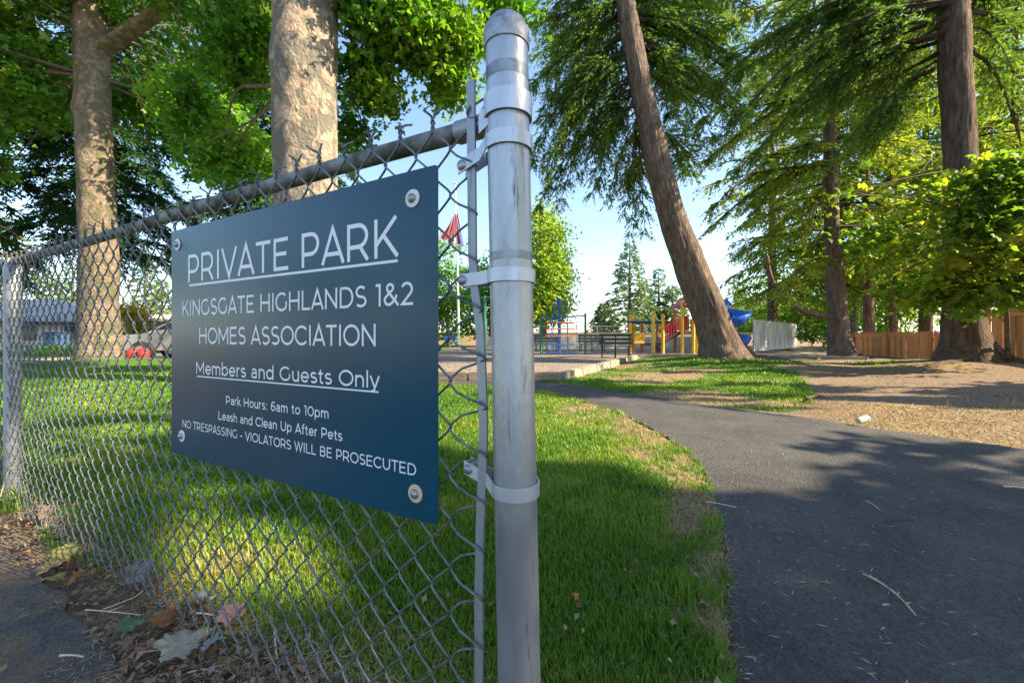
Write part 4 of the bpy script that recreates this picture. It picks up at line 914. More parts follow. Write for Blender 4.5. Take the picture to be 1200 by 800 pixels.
bg_tree('tall sunlit maple rising behind the wooden fence', 1150, 24, [(1150, 150, 0, (3.2, 2.5, 3), 3600), (1180, 230, 0, (3.2, 2.5, 2.5), 3200), (1060, 200, 2, (2.8, 2.5, 2.6), 2600), (1200, 90, 0, (2.8, 2.5, 2.6), 2400), (1180, 320, -1, (2.6, 2, 1.8), 2200), (1090, 260, 1, (3, 2, 2.5), 2400)], 'leafY', .22, h=6)
bg_tree('broad pale green tree mass beyond the court screen', 890, 46, [(880, 385, 0, (5, 2.5, 2.2), 3400), (930, 372, 1, (5, 2.5, 3), 3600), (980, 372, 1, (5, 2.5, 3), 3400)], 'leafG', .32, h=5)
bg_tree('sunlit yellow green tree between the bowed branch fir and the slender fir', 1000, 24, [(1000, 330, 0, (1.8, 1.5, 2.2), 2600), (1030, 290, 0, (2.2, 1.5, 2.2), 2600), (960, 300, 1, (2.2, 1.5, 2), 2200)], 'leafY', .2, h=3)
bg_tree('round green bush at the end of the dirt trail', 1000, 27, [(1000, 385, 0, (2, 1.5, 1.3), 1800), (1030, 395, -1, (1.4, 1, .8), 900), (960, 392, 0, (1.4, 1, .8), 800)], 'leafG', .16, h=1.5, name='bush', spread=.2)
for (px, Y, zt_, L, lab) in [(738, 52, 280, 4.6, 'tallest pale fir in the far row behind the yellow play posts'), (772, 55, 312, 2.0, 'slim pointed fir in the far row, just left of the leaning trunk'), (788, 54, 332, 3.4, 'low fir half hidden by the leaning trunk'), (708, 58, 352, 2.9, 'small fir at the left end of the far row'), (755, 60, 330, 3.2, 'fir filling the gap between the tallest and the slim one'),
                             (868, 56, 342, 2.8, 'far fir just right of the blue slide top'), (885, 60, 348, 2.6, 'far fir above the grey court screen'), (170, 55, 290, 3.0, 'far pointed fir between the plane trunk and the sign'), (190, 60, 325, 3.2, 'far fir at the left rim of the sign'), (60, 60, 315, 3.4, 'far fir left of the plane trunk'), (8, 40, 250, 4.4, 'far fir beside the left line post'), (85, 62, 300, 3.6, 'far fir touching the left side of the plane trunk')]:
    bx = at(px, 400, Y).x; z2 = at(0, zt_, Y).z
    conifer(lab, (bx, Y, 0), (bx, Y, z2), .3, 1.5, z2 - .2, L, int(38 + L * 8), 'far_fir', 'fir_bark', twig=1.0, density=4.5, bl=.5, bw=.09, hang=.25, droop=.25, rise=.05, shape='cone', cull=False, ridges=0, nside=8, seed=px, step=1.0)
# dense backdrop wood beyond the right hand trees
for (px, Y, zt_, L, lab) in [(979, 21.5, 20, 5.4, 'full fir hidden directly behind the bowed branch fir'), (1128, 14.6, -120, 4.2, 'full fir hidden directly behind the massive furrowed trunk'), (905, 30, 60, 4.6, 'tall fir behind the left flank of the bowed branch fir'), (1085, 26, 20, 4.6, 'tall fir between the slender firs and the massive trunk'), (850, 46, 150, 2, 'x'), (1190, 20, -40, 5.0, 'tall fir behind the right frame edge')]:
    if lab == 'x': continue
    bx = at(px, 400, Y).x; z2 = at(0, zt_, Y).z
    conifer(lab, (bx, Y, 0), (bx, Y, z2), .35, 3.4, z2 - .2, L, 80, 'hemlock', 'fir_bark_red', twig=1.3, density=8, bl=.30, bw=.04, hang=.7, droop=.4, seed=px)
# firs out of frame to the right that shade the foreground
for k, (x, y, zl, zh, L, lab) in enumerate([(11.0, -.35, 3.0, 11.5, 4.4, 'stout fir beyond the right edge shading the asphalt path'), (13.2, 3.3, 2.6, 10.0, 4.2, 'fir beyond the right edge shading the dirt by the trail'), (7.6, -4.6, 3.2, 10.5, 4.2, 'fir behind the camera on the right shading the street corner')]):
    conifer(lab, (x, y, 0), (x, y, zh + .5), .4, zl, zh, L, 84, 'fir', 'fir_bark', twig=1.5, density=7, bl=.34, bw=.07, hang=.6, droop=.35, seed=20 + k)

# ------------------------------------------------------------------ painted metal, timber and other small materials
def flatm(name, c, r=.5, metal=0, c2=None, sc_=20): return mat(name, c, r, metal, .5, c2 or tuple(min(1, x * 1.25) for x in c), sc_, 5)
M['grn'] = flatm('green_paint', (.02, .13, .07)); M['blu'] = flatm('blue_paint', (.02, .10, .32)); M['yel'] = flatm('yellow_paint', (.75, .42, .03)); M['red'] = flatm('red_plastic', (.42, .03, .03))
M['orange'] = flatm('orange_coating', (.55, .16, .06)); M['slide'] = mat('blue_slide_plastic', (.01, .10, .48), .25, 0, .5, (.015, .13, .55), 8); M['navy'] = flatm('navy_roof_panel', (.02, .05, .12)); M['dkbrown'] = flatm('brown_deck', (.07, .05, .04))
M['bench'] = flatm('bench_recycled_slat', (.035, .06, .05), .6); M['wall_white'] = mat('white_stucco', (.66, .66, .63), .9, 0, .2, (.76, .75, .72), 4, 5, .2, 40)
M['wall_tan'] = mat('tan_stucco', (.52, .38, .27), .9, 0, .2, (.62, .47, .34), 4, 5, .2, 40); M['roof_grey'] = mat('grey_roof_metal', (.50, .47, .43), .8, 0, .3, (.62, .58, .52), 6); M['roof_navy'] = flatm('navy_awning_cloth', (.03, .07, .16), .7)
M['bluedoor'] = flatm('blue_door_paint', (.03, .20, .38)); M['black'] = flatm('black_iron', (.02, .02, .022), .4, .3); M['glass_dark'] = mat('dark_glass', (.02, .03, .04), .08, 0, .8)
M['screen'] = mat('grey_screen_panel', (.30, .33, .37), .55, .1, .5, (.62, .63, .64), 2.5, 4, 0, None, (.4, .55), (1.4, 1.4, .25)); M['tan_screen'] = mat('tan_windscreen', (.50, .44, .36), .9, 0, .2, (.62, .56, .48), 2, 5)
M['timber'] = mat('weathered_timber', (.16, .12, .085), .9, 0, .2, (.34, .27, .20), 9, 7, .4, 50, (.3, .7), (.4, .4, 3)); M['concrete'] = mat('pale_concrete', (.20, .165, .125), .9, 0, .2, (.38, .32, .25), 7, 8, .3, 60)
M['board'] = mat('cedar_board', (.54, .22, .075), .75, 0, .3, (.68, .33, .13), 5, 8, .3, 40, (.3, .7), (5, 5, .5)); M['board2'] = mat('cedar_board_pale', (.56, .25, .085), .75, 0, .3, (.70, .37, .14), 5, 8, .3, 40, (.3, .7), (5, 5, .5))
M['board3'] = mat('cedar_board_dark', (.36, .16, .055), .75, 0, .3, (.50, .25, .09), 5, 8, .3, 40, (.3, .7), (5, 5, .5))
M['white'] = flatm('white_paint', (.78, .78, .76)); M['flag_red'] = flatm('flag_red_cloth', (.62, .04, .05), .8); M['flag_white'] = flatm('flag_white_cloth', (.78, .76, .74), .8); M['flag_blue'] = flatm('flag_blue_cloth', (.03, .05, .20), .8)
M['carsilver'] = mat('silver_car_paint', (.45, .47, .50), .25, .6, .5); M['carnavy'] = mat('navy_car_paint', (.01, .03, .10), .2, .3, .6); M['tyre'] = flatm('tyre_rubber', (.02, .02, .02), .8)
M['paper'] = mat('crumpled_cup', (.30, .42, .22), .5, 0, .4, (.45, .52, .38), 30)

def post(b, x, y, z0, z1_, r, n=10): b.tube([(x, y, z0), (x, y, z1_)], r, n)

# ------------------------------------------------------------------ playground edging and benches
def edging(pts, lab, m, h=.17, w=.14, seg=1.5, nm='timber'):
    t = thing('playground_edging', lab, 'edging', (pts[0][0], pts[0][1], 0))
    base = Vector((pts[0][0], pts[0][1], 0)); k = 0
    for i in range(len(pts) - 1):
        a = Vector((*pts[i], 0)); c = Vector((*pts[i + 1], 0)); L = (c - a).length; n = max(1, round(L / seg)); d = (c - a) / n
        for q in range(n):
            p0 = a + d * q; mid = p0 + d * .5; b = MB(); rot = Matrix.Rotation(math.atan2(d.y, d.x) + random.uniform(-.006, .006), 3, 'Z')
            b.box((0, 0, 0), (d.length - .02, w, h + .06)); o = b.build(nm, m, t, False, .012); o.location = mid - base + Vector((0, 0, (h - .06) / 2 + random.uniform(-.012, .012))); o.rotation_euler = rot.to_euler()
    return t
edging([(-4.2, 7.62), (.9, 7.42)], 'low brown timber edging along the near side of the playground, left of the fence post', M['timber'])
edging([(.9, 7.42), (1.9, 9.5), (4.35, 14.4)], 'weathered timber edging running from the fence post back to the bench', M['concrete'])
edging([(4.6, 15.5), (8.0, 15.5), (12.4, 14.3)], 'dark timber edging behind the leaning trunk at the play structure', M['timber'], .12)

def bench(px, pyb, Y, rz, lab, w=1.5):
    p = at(px, pyb, Y); t = thing('park_bench', lab, 'bench', (p.x, Y, .05), rz, 'slatted park benches round the playground')
    for k in range(3):
        b = MB(); b.box((0, -.18 + k * .17, .42), (w, .13, .035)); b.build('seat_slat', M['bench'], t)
        b = MB(); b.box((0, .27 + k * .02, .54 + k * .14), (w, .03, .11)); b.build('back_slat', M['bench'], t)
    for x in (-w / 2 + .1, 0, w / 2 - .1):
        b = MB(); b.tube([(x, .24, 0), (x, .25, .42), (x, .33, .86)], .022, 8); b.tube([(x, -.2, 0), (x, -.2, .40)], .022, 8); b.tube([(x, -.2, .395), (x, .25, .395)], .02, 8); b.build('leg', M['black'], t)
    return t
bench(721, 421, 14.9, R(168), 'nearest slatted bench standing on the chips beside the timber edging', 1.15)
bench(641, 414, 21, R(4), 'left one of the two far benches behind the climbing frame', 1.3)
bench(694, 413, 21, R(0), 'right one of the two far benches, just right of the climbing frame', 1.4)

# ------------------------------------------------------------------ climbing frame
YC = 17.5; c0 = at(655.5, 419, YC); t = thing('climbing_frame', 'blue and green rope climbing frame with a tall blue mast', 'climbing frame', (c0.x, YC, .05))
def cx(px): return (px - 655.5) / FPX * YC
for px, m_, top_ in ((634, 'grn', 1.62), (686, 'grn', 1.78)):
    b = MB(); post(b, cx(px), 0, 0, top_, .05, 12); b.build('end_post', M[m_], t)
b = MB(); post(b, 0, 0, 0, 2.35, .07, 14); b.lathe([(.09, 2.3), (.09, 2.36), (.03, 2.42)], 12); b.build('mast', M['blu'], t)
b = MB(); b.tube([(cx(634), 0, 1.55), (cx(686), 0, 1.66)], .03, 8); b.build('top_bar', M['blu'], t)
for k, (px, dy) in enumerate([(637, .5), (645, -.6), (649, .4), (663, -.5), (668, .7), (675, -.2)]):
    x = cx(px); b = MB(); s_ = 1 if x > 0 else -1
    b.tube(smooth_line([(0, 0, 2.3), (s_ * .12, dy * .1, 2.36), (s_ * .26, dy * .3, 2.15), (s_ * .25, dy * .5, 1.85), (x * .8, dy * .9, 1.68), (x, dy, 1.55), (x, dy, 0)], 2), .016, 6); b.build('curved_bar', M['blu' if k % 3 else 'grn'], t)
for z, m_ in ((.42, 'blu'), (.80, 'orange'), (1.1, 'orange'), (1.36, 'orange'), (.12, 'blu')):
    for y_ in (-.5, .45):
        b = MB(); b.tube([(cx(638), y_, z), (cx(675), y_, z)], .02, 6); b.build('rung', M[m_], t)
# green overhead bar frame
YS = 11.6; p = at(568, 428, YS); t = thing('overhead_bar_frame', 'green steel overhead bar frame seen through the gap beside the sign', 'bar frame', (p.x, YS, .05))
for x, y_ in ((0, 0), (-2.3, 1.0)):
    b = MB(); post(b, x, y_, 0, 1.92, .045, 14); b.lathe([(.062, .75), (.066, .9), (.066, 1.1), (.05, 1.25)], 12, (x, y_, 0)); b.build('post', M['grn'], t)
b = MB(); b.tube([(-2.6, 1.12, 1.93), (-1.4, .6, 2.0), (0, 0, 1.87), (.6, -.26, 1.82)], .024, 10); b.build('overhead_bar', M['grn'], t)
# ------------------------------------------------------------------ play structure
YP = 19.2; c0 = at(775, 415, YP); t = thing('play_structure', 'yellow posted play structure with red panels and blue spiral slide behind the leaning trunk', 'playground', (c0.x, YP, .05))
def qx(px): return (px - 775) / FPX * YP
for px, y_, top_, m_ in [(739, 0, 1.75, 'yel'), (757, -1.0, 1.85, 'yel'), (748, 1.2, 1.6, 'orange'), (752, 1.3, 1.7, 'yel'), (763, 1.4, 1.6, 'orange'), (774, -.3, 1.75, 'yel'), (779, 1.0, 1.5, 'orange'), (795.5, -.4, 2.35, 'yel'), (807, -.5, 2.55, 'yel'), (815, -.2, 2.1, 'yel'), (801, 1.0, 2.0, 'orange'), (850, 0, 2.4, 'yel'), (838, 1.2, 2.4, 'yel')]:
    b = MB(); post(b, qx(px), y_, 0, top_, .075, 12); b.lathe([(.09, top_ - .02), (.09, top_ + .03), (.02, top_ + .07)], 12, (qx(px), y_, 0)); b.build('post', M[m_], t)
for px, y_ in ((746, .2), (765, .1)):
    b = MB(); b.lathe([(.42, 1.42), (.46, 1.46), (.44, 1.5), (.1, 1.56)], 20, (qx(px), y_, 0)); b.build('round_roof', M['navy'], t)
for (xa, za, xb, zb, w_) in [(760, .42, 774, .42, 1.2), (774, .45, 795, .92, .9), (795, .95, 818, 1.0, 1.3)]:
    b = MB(); a = Vector((qx(xa), .3, za)); c = Vector((qx(xb), .3, zb)); ang = math.atan2(c.z - a.z, c.x - a.x); b.box((a + c) / 2, ((c - a).length, w_, .12), Matrix.Rotation(-ang, 3, 'Y')); b.build('deck', M['dkbrown'], t)
for k in range(5):
    b = MB(); b.box((qx(769 + k * 2), .3, .36 - k * .07), (.12, .9, .05)); b.build('step', M['dkbrown'], t)
b = MB()
for px in range(776, 796, 3): z = .5 + (px - 776) / 20 * .5; b.tube([(qx(px), -.15, z), (qx(px), -.15, z + .55)], .014, 5)
b.tube([(qx(775), -.15, 1.05), (qx(796), -.15, 1.55)], .025, 6); b.build('railing', M['red'], t)
for x0, x1_, z0, z1_ in ((797, 805, 1.05, 1.75), (808, 814, 1.05, 1.6), (816, 822, .95, 1.45)):
    b = MB(); b.box(((qx(x0) + qx(x1_)) / 2, -.1, (z0 + z1_) / 2), (qx(x1_) - qx(x0), .05, z1_ - z0)); b.build('panel', M['red'], t, False, .02)
for x0, y_, w_, z0, h_, m_ in ((741, -.2, .5, .45, .5, 'yel'), (786, .9, .6, .95, .5, 'red'), (800, .9, .7, 1.1, .6, 'orange')):
    b = MB(); b.box((qx(x0) + w_ / 2, y_, z0 + h_ / 2), (w_, .05, h_)); b.build('panel', M[m_], t, False, .02)
b = MB(); b.add([(qx(795), -.7, 2.2), (qx(815), -.7, 2.2), (qx(815), 1.1, 2.2), (qx(795), 1.1, 2.2), (qx(805), .2, 2.75)], [(0, 3, 2, 1), (0, 1, 4), (1, 2, 4), (2, 3, 4), (3, 0, 4)]); b.build('peaked_roof', M['red'], t)
b = MB(); b.tube([(qx(818 + 4 * math.cos(a * .8)), .1 + .35 * math.sin(a * .8), .15 + a * .085) for a in range(11)], .07, 8); b.build('spiral_climber', M['navy'], t)
# spiral slide: open chute swept round a column
b = MB(); ring = []; n = 46; vs = []; fs = []; cxs = qx(858)
for k in range(n + 1):
    u = k / n; a = R(150) - u * R(530); rad = .62; z = 1.95 - u * 1.72; c = Vector((cxs + rad * math.cos(a), .4 + rad * math.sin(a), z)); out = Vector((math.cos(a), math.sin(a), 0))
    for q in range(9):
        w = (q - 4) / 4; vs.append(c + out * (.42 * w) + Vector((0, 0, .42 * abs(w) ** 2.0 + (.10 if w > 0 else 0) * w)))
for k in range(n):
    for q in range(8): fs.append((k * 9 + q, k * 9 + q + 1, k * 9 + 10 + q, k * 9 + 9 + q))
b.add(vs, fs); me = b.mesh('slide_chute', M['slide'], True); o = obj('slide_chute', me, t); md = o.modifiers.new('thick', 'SOLIDIFY'); md.thickness = .03
b = MB(); post(b, cxs, .4, 0, 1.9, .09, 12); b.build('slide_column', M['slide'], t)
b = MB(); b.tube([(qx(846), .1, 1.9), (qx(850), .1, 2.25), (qx(854), .1, 2.42), (qx(857), 0, 2.3)], [.2, .24, .22, .1], 14); b.build('slide_hood', M['slide'], t, True)

# ------------------------------------------------------------------ court fence, screens, flagpole, far walls
t = thing('court_fence', 'tall wire court fence with a tan windscreen behind the benches', 'fence', (1.0, 27, 0))
for k in range(9):
    b = MB(); post(b, -3 + k * 1.9, 0, 0, 1.55, .03, 8); b.build('post', M['galv_line'], t)
b = MB(); [b.tube([(-3, 0, z), (12.2, 0, z)], .018, 6) for z in (1.52,)]; b.build('top_rail', M['galv_line'], t)
b = MB()
for k in range(100): x = -3 + k * .152; b.tube([(x, 0, .8), (x + .7 if x < 11.4 else x, 0, 1.5)], .004, 3); b.tube([(x + .7 if x < 11.4 else x, .01, .8), (x, .01, 1.5)], .004, 3)
tag(b.build('wire_mesh', M['galv_line'], t), kind='stuff')
for k in range(8): b = MB(); b.box((-3 + k * 1.9 + .95, -.04, .45), (1.84, .02, .78)); b.build('windscreen', M['tan_screen'], t)
t = thing('court_screen', 'pale grey panelled court screen right of the blue slide', 'screen', (12.97, 22, 0), math.atan2(8.0, 7.96))
for k in range(6):
    b = MB(); b.box((.9 + k * 1.8, 0, .9), (1.76, .04, 1.7)); b.build('panel', M['screen'], t)
    b = MB(); post(b, k * 1.8, 0, 0, 1.85, .035, 8); b.build('post', M['galv_line'], t)
YF = 25; p = at(538, 410, YF); t = thing('flagpole', 'white flagpole seen through the mesh right of the sign', 'flagpole', (p.x, YF, 0))
b = MB(); H = 10.1; b.tube([(0, 0, 0), (-.1, 0, H * .5), (-.24, 0, H)], [.065, .055, .035], 12); b.lathe([(.01, H), (.09, H + .05), (.1, H + .1), (.02, H + .18)], 12, (-.24, 0, 0)); b.build('pole', M['white'], t, True)
fl = thing('flag', 'red and white striped flag hanging limp from the flagpole', 'flag', (p.x - .2, YF, 6.2))
# limp cloth: folds hanging, stripes run down the folds
def cloth(name, u0, u1, m, parent, hoff=0):
    nu, nv_ = 6, 22; vs = []
    for j in range(nv_ + 1):
        for i in range(nu + 1):
            u = u0 + (u1 - u0) * i / nu; v = j / nv_; sp_ = .28 + .75 * v ** 1.3
            x = .08 - .95 * u * (sp_ + .10) + .75 * (1 - u) * v * .55; y = .11 * math.sin(u * 21 + v * 2.5) * (.4 + v * .6); z = 2.25 - 2.1 * v * (1 - .22 * u) - .5 * u * (1 - v) - .06 * math.sin(u * 25)
            vs.append((x, y, z))
    b = MB(); b.add(vs, [(j * (nu + 1) + i, j * (nu + 1) + i + 1, (j + 1) * (nu + 1) + i + 1, (j + 1) * (nu + 1) + i) for j in range(nv_) for i in range(nu)])
    o = obj(name, b.mesh(name, m, True), parent); md = o.modifiers.new('thick', 'SOLIDIFY'); md.thickness = .008
cloth('canton', 0, .14, M['flag_blue'], fl)
for k in range(7): cloth('stripe', .14 + k * .1228, .14 + (k + 1) * .1228, M['flag_red'] if k % 2 == 0 else M['flag_white'], fl)
# blue board on a post and a low white kiosk beyond the gap
p = at(527, 408, 26); t = thing('notice_stand', 'small blue panel on a post beyond the gap beside the sign', 'panel', (p.x, 26, 0))
b = MB(); b.box((0, 0, .75), (.75, .06, .28)); b.build('panel', M['blu'], t); b = MB(); post(b, 0, .05, 0, .7, .04, 8); b.build('post', M['galv_line'], t)
# low tan retaining wall across the back of the park
t = thing('garden_wall', 'long low tan wall far behind the playground', 'wall', (0, 44, 0)); b = MB(); b.box((0, 0, .6), (70, .3, 1.2)); b.build('wall', M['wall_tan'], t); b = MB(); b.box((0, 0, 1.25), (70, .42, .1)); b.build('coping', M['concrete'], t)

# houses
def house(lab, cat, loc, rz, w, d, h, rh, wall, roof, over=.4, doors=(), windows=(), name='house', hip=True):
    t = thing(name, lab, cat, loc, rz)
    b = MB(); b.box((0, 0, h / 2), (w, d, h)); b.build('wall', wall, t)
    W, D = w / 2 + over, d / 2 + over; i = min(D, W * .8) if hip else 0
    b = MB(); b.add([(-W, -D, h), (W, -D, h), (W, D, h), (-W, D, h), (-W + i, 0, h + rh), (W - i, 0, h + rh), (-W, -D, h - .12), (W, -D, h - .12), (W, D, h - .12), (-W, D, h - .12)],
                    [(0, 1, 5, 4), (1, 2, 5), (2, 3, 4, 5), (3, 0, 4), (6, 9, 8, 7), (0, 6, 7, 1), (1, 7, 8, 2), (2, 8, 9, 3), (3, 9, 6, 0)]); b.build('roof', roof, t)
    for (x, z0, ww, hh, m) in doors: b = MB(); b.box((x, -d / 2 - .03, z0 + hh / 2), (ww, .08, hh)); b.build('door', M[m], t)
    for (x, z0, ww, hh) in windows:
        b = MB(); f = MB(); f.box((x, -d / 2 - .02, z0 + hh / 2), (ww + .12, .06, hh + .12)); fo = f.build('window', M['white'], t); b.box((x, -d / 2 - .06, z0 + hh / 2), (ww, .03, hh)); b.build('pane', M['glass_dark'], fo)
    return t
YH = 21
hx = at(46, 400, 24).x
h1 = house('white park building with grey hipped roof and blue door, left of the plane trunk', 'house', (hx, YH + 3, 0), R(24), 7.0, 5, 1.75, 1.25, M['wall_white'], M['roof_grey'], .5, [(-1.5, 0, .8, 1.55, 'bluedoor')], [(.6, .6, 1.0, .8), (2.6, .6, .8, .8)])
b = MB(); b.add([(-3.3, -2.5, 1.72), (3.6, -2.5, 1.72), (3.6, -3.1, 1.52), (-3.3, -3.1, 1.52), (-3.3, -3.1, 1.42), (3.6, -3.1, 1.42), (3.6, -2.5, 1.62), (-3.3, -2.5, 1.62)], [(0, 3, 2, 1), (3, 4, 5, 2), (4, 7, 6, 5), (0, 7, 4, 3), (1, 2, 5, 6)]); b.build('awning', M['roof_navy'], h1)
house('low building with a navy roof and red gable at the left frame edge', 'house', (at(-10, 400, 24).x - 1.5, 25, 0), 0, 5, 5, 1.6, 1.2, M['wall_white'], flatm('red_roof_tile', (.34, .07, .05)), .4, [], [(1.5, .5, .8, .8)])
h2 = house('tan stucco building with a pale roof between the plane trunk and the sign', 'house', (at(205, 400, 26).x, 30, 0), 0, 11, 7, 1.9, .7, M['wall_tan'], mat('salmon_roof', (.50, .36, .27), .8, 0, .3, (.6, .44, .34), 3), .5, [(-2.5, 0, .9, 1.6, 'orange')], [(-4.4, .6, .9, .8), (.6, .6, .9, .8)])
t = thing('iron_fence', 'black iron railing in front of the tan building at the rim of the sign', 'fence', (at(190, 400, 19).x, 19, 0))
b = MB(); b.tube([(-1.6, 0, 1.5), (2.6, 0, 1.5)], .02, 6); b.tube([(-1.6, 0, .2), (2.6, 0, .2)], .02, 6); b.build('rail', M['black'], t)
for k in range(29): b = MB(); b.tube([(-1.6 + k * .15, 0, .05), (-1.6 + k * .15, 0, 1.62)], .009 if k % 7 else .03, 5); b.build('picket', M['black'], t)
for k, (px, lab) in enumerate([(155, 'left one of two red rounded bollards at the foot of the plane trunk'), (168, 'right one of two red rounded bollards, nearer the sign')]):
    p = at(px, 425, 14.0); t = thing('bollard', lab, 'bollard', (p.x, 14, 0), group='red rounded bollards')
    b = MB(); b.lathe([(.10, 0), (.14, .04), (.17, .16), (.17, .30), (.12, .40), (.03, .44)], 18); b.build('body', M['red'], t, True); b = MB(); b.lathe([(.19, 0), (.19, .04), (.12, .05)], 18); b.build('base', M['concrete'], t, True)
def car(lab, loc, rz, paint):
    t = thing('parked_car', lab, 'car', loc, rz)
    prof = [(-2.15, .35), (-2.1, .72), (-1.95, .86), (-1.2, .95), (-.65, 1.36), (.75, 1.38), (1.45, 1.0), (2.1, .88), (2.2, .55), (2.15, .32)]
    b = MB(); vs = []
    for y_, k_ in ((-.86, 1), (-.80, 1.0), (.80, 1.0), (.86, 1)):
        for (x, z) in prof: inset = .14 if z > 1.1 and abs(y_) > .82 else 0; vs.append((x, y_ * (1 - (.2 if z > 1.1 else 0)), z if abs(y_) < .83 else min(z, 1.34)))
    n = len(prof); fs = [tuple(range(n - 1, -1, -1)), tuple(3 * n + k for k in range(n))]
    for j in range(3): fs += [(j * n + k, j * n + (k + 1) % n, (j + 1) * n + (k + 1) % n, (j + 1) * n + k) for k in range(n)]
    b.add(vs, fs); b.build('body', paint, t)
    for y_ in (-.75, .75):
        b = MB(); s_ = 1 if y_ > 0 else -1; b.add([(-1.05, s_ * .80, 1.0), (1.2, s_ * .80, 1.0), (.65, s_ * .715, 1.31), (-.6, s_ * .715, 1.31), (-1.05, s_ * .83, 1.0), (1.2, s_ * .83, 1.0), (.65, s_ * .745, 1.31), (-.6, s_ * .745, 1.31)], [(0, 1, 2, 3), (4, 5, 6, 7), (0, 1, 5, 4), (1, 2, 6, 5), (2, 3, 7, 6), (3, 0, 4, 7)]); b.build('side_window', M['glass_dark'], t)
        for x in (-1.35, 1.4): b = MB(); rot = Matrix.Rotation(R(90), 3, 'X'); b.lathe([(.3, -.1), (.33, -.08), (.33, .08), (.3, .1)], 20, (x, y_ * 1.1, .33), rot); w = b.build('wheel', M['tyre'], t, True); b = MB(); b.lathe([(.18, -.11), (.18, .11)], 12, (x, y_ * 1.1, .33), rot); b.build('rim', M['carsilver'], w)
    return t
p = at(200, 405, 15.2); car('silver car parked on the drive, half hidden behind the left rim of the sign', (p.x + .9, 15.4, 0), R(12), M['carsilver'])
p = at(66, 400, 17.8); t = thing('wheeled_bin', 'dark navy wheeled bin in front of the white building', 'bin', (p.x, 17.8, 0)); b = MB(); b.box((0, 0, .52), (.5, .55, .9), None, 1.12); b.build('body', M['roof_navy'], t, False, .02); b = MB(); b.box((0, 0, 1.0), (.62, .66, .07)); b.build('lid', M['navy'], t, False, .02)
for sx_ in (-.24, .24): b = MB(); b.lathe([(.1, -.03), (.1, .03)], 14, (sx_, .22, .1), Matrix.Rotation(R(90), 3, 'Y')); b.build('wheel', M['tyre'], t)
broadleaf('bright yellow shrub against the tan building roof', (at(150, 400, 24).x, 24, 0), [(P_(150, 372, 24), (.9, .8, .8), 1600), (P_(160, 385, 24), (.8, .8, .6), 900)], .18, 'yellow_leaf', 'limb_pale', [(at(150, 400, 24).x, 24, 0), (at(150, 400, 24).x, 24, .5), (at(150, 400, 24).x, 24, 1.0)], [.08, .06, .04], lobes=1, nside=8, name='shrub', cull=False, spread=.2)
broadleaf('clipped dark green hedge in front of the white building', (at(95, 420, 17.4).x, 17.4, 0), [(P_(75, 414, 17.4), (1.6, .4, .28), 2600), (P_(20, 416, 17.4), (1.6, .4, .22), 2000)], .10, 'leafG', 'limb_pale', [(at(70, 420, 17.4).x, 17.4, 0), (at(70, 420, 17.4).x, 17.4, .2), (at(70, 420, 17.4).x, 17.4, .4)], [.05, .04, .03], lobes=1, nside=8, name='hedge', cull=False, spread=.12, twigs=False)
sheet('drive', [(-40, 13.9), (-4.4, 13.9), (-4.4, 17.0), (-9, 19.8), (-40, 19.8)], .018, M['concrete'], .03)
sheet('pale_path', [tuple(gnd(*q)[:2]) for q in [(918, 407.5), (938, 407.5), (970, 414), (986, 420), (958, 421.5), (938, 415)]], .062, M['concrete'], .05)

# ------------------------------------------------------------------ wooden fence at the right
def wood_fence(lab, a, c, h, mats, cap=True, whitepost=False):
    a = Vector((*a, 0)); c = Vector((*c, 0)); L = (c - a).length; t = thing('wooden_fence', lab, 'fence', a, math.atan2((c - a).y, (c - a).x)); bw = .145; n = int(L / bw)
    ms = []
    for mm in mats:
        b = MB(); b.box((0, 0, h / 2), (bw - .008, .018, h)); ms.append(b.mesh('board', mm))
    for k in range(n):
        o = obj('board', random.choice(ms), t); o.location = ((k + .5) * bw, random.uniform(-.003, .003) + (.012 if k % 2 else 0), random.uniform(-.012, .006)); o.rotation_euler = (0, random.uniform(-.004, .004), 0)
    for z in (.25, h - .22): b = MB(); b.box((L / 2, .055, z), (L, .04, .09)); b.build('rail', mats[0], t)
    b = MB(); b.box((L / 2, .02, h + .02), (L, .14, .035)); b.build('cap_rail', mats[1], t)
    b = MB(); b.box((L / 2, -.022, h - .09), (L, .02, .12)); b.build('trim_board', mats[1], t)
    k = 0
    while k * 1.9 < L:
        b = MB(); b.box((k * 1.9, -.04, (h + .0) / 2), (.095, .05, h)); b.build('post', mats[2], t); k += 1
    return t
wood_fence('tall near section of orange cedar fence right of the massive trunk', (13.12, 11.9), (12.85, 7.6), 1.50, [M['board'], M['board2'], M['board3']])
wood_fence('low far section of orange cedar fence left of the massive trunk', (15.2, 18.2), (14.7, 14.0), .97, [M['board2'], M['board'], M['board3']])
t = thing('white_gate_post', 'white post at the near end of the low far fence section', 'post', (14.55, 13.75, 0)); b = MB(); b.box((0, 0, .55), (.16, .16, 1.1)); b.build('shaft', M['white'], t); b = MB(); b.box((0, 0, 1.12), (.2, .2, .05)); b.build('cap', M['white'], t)

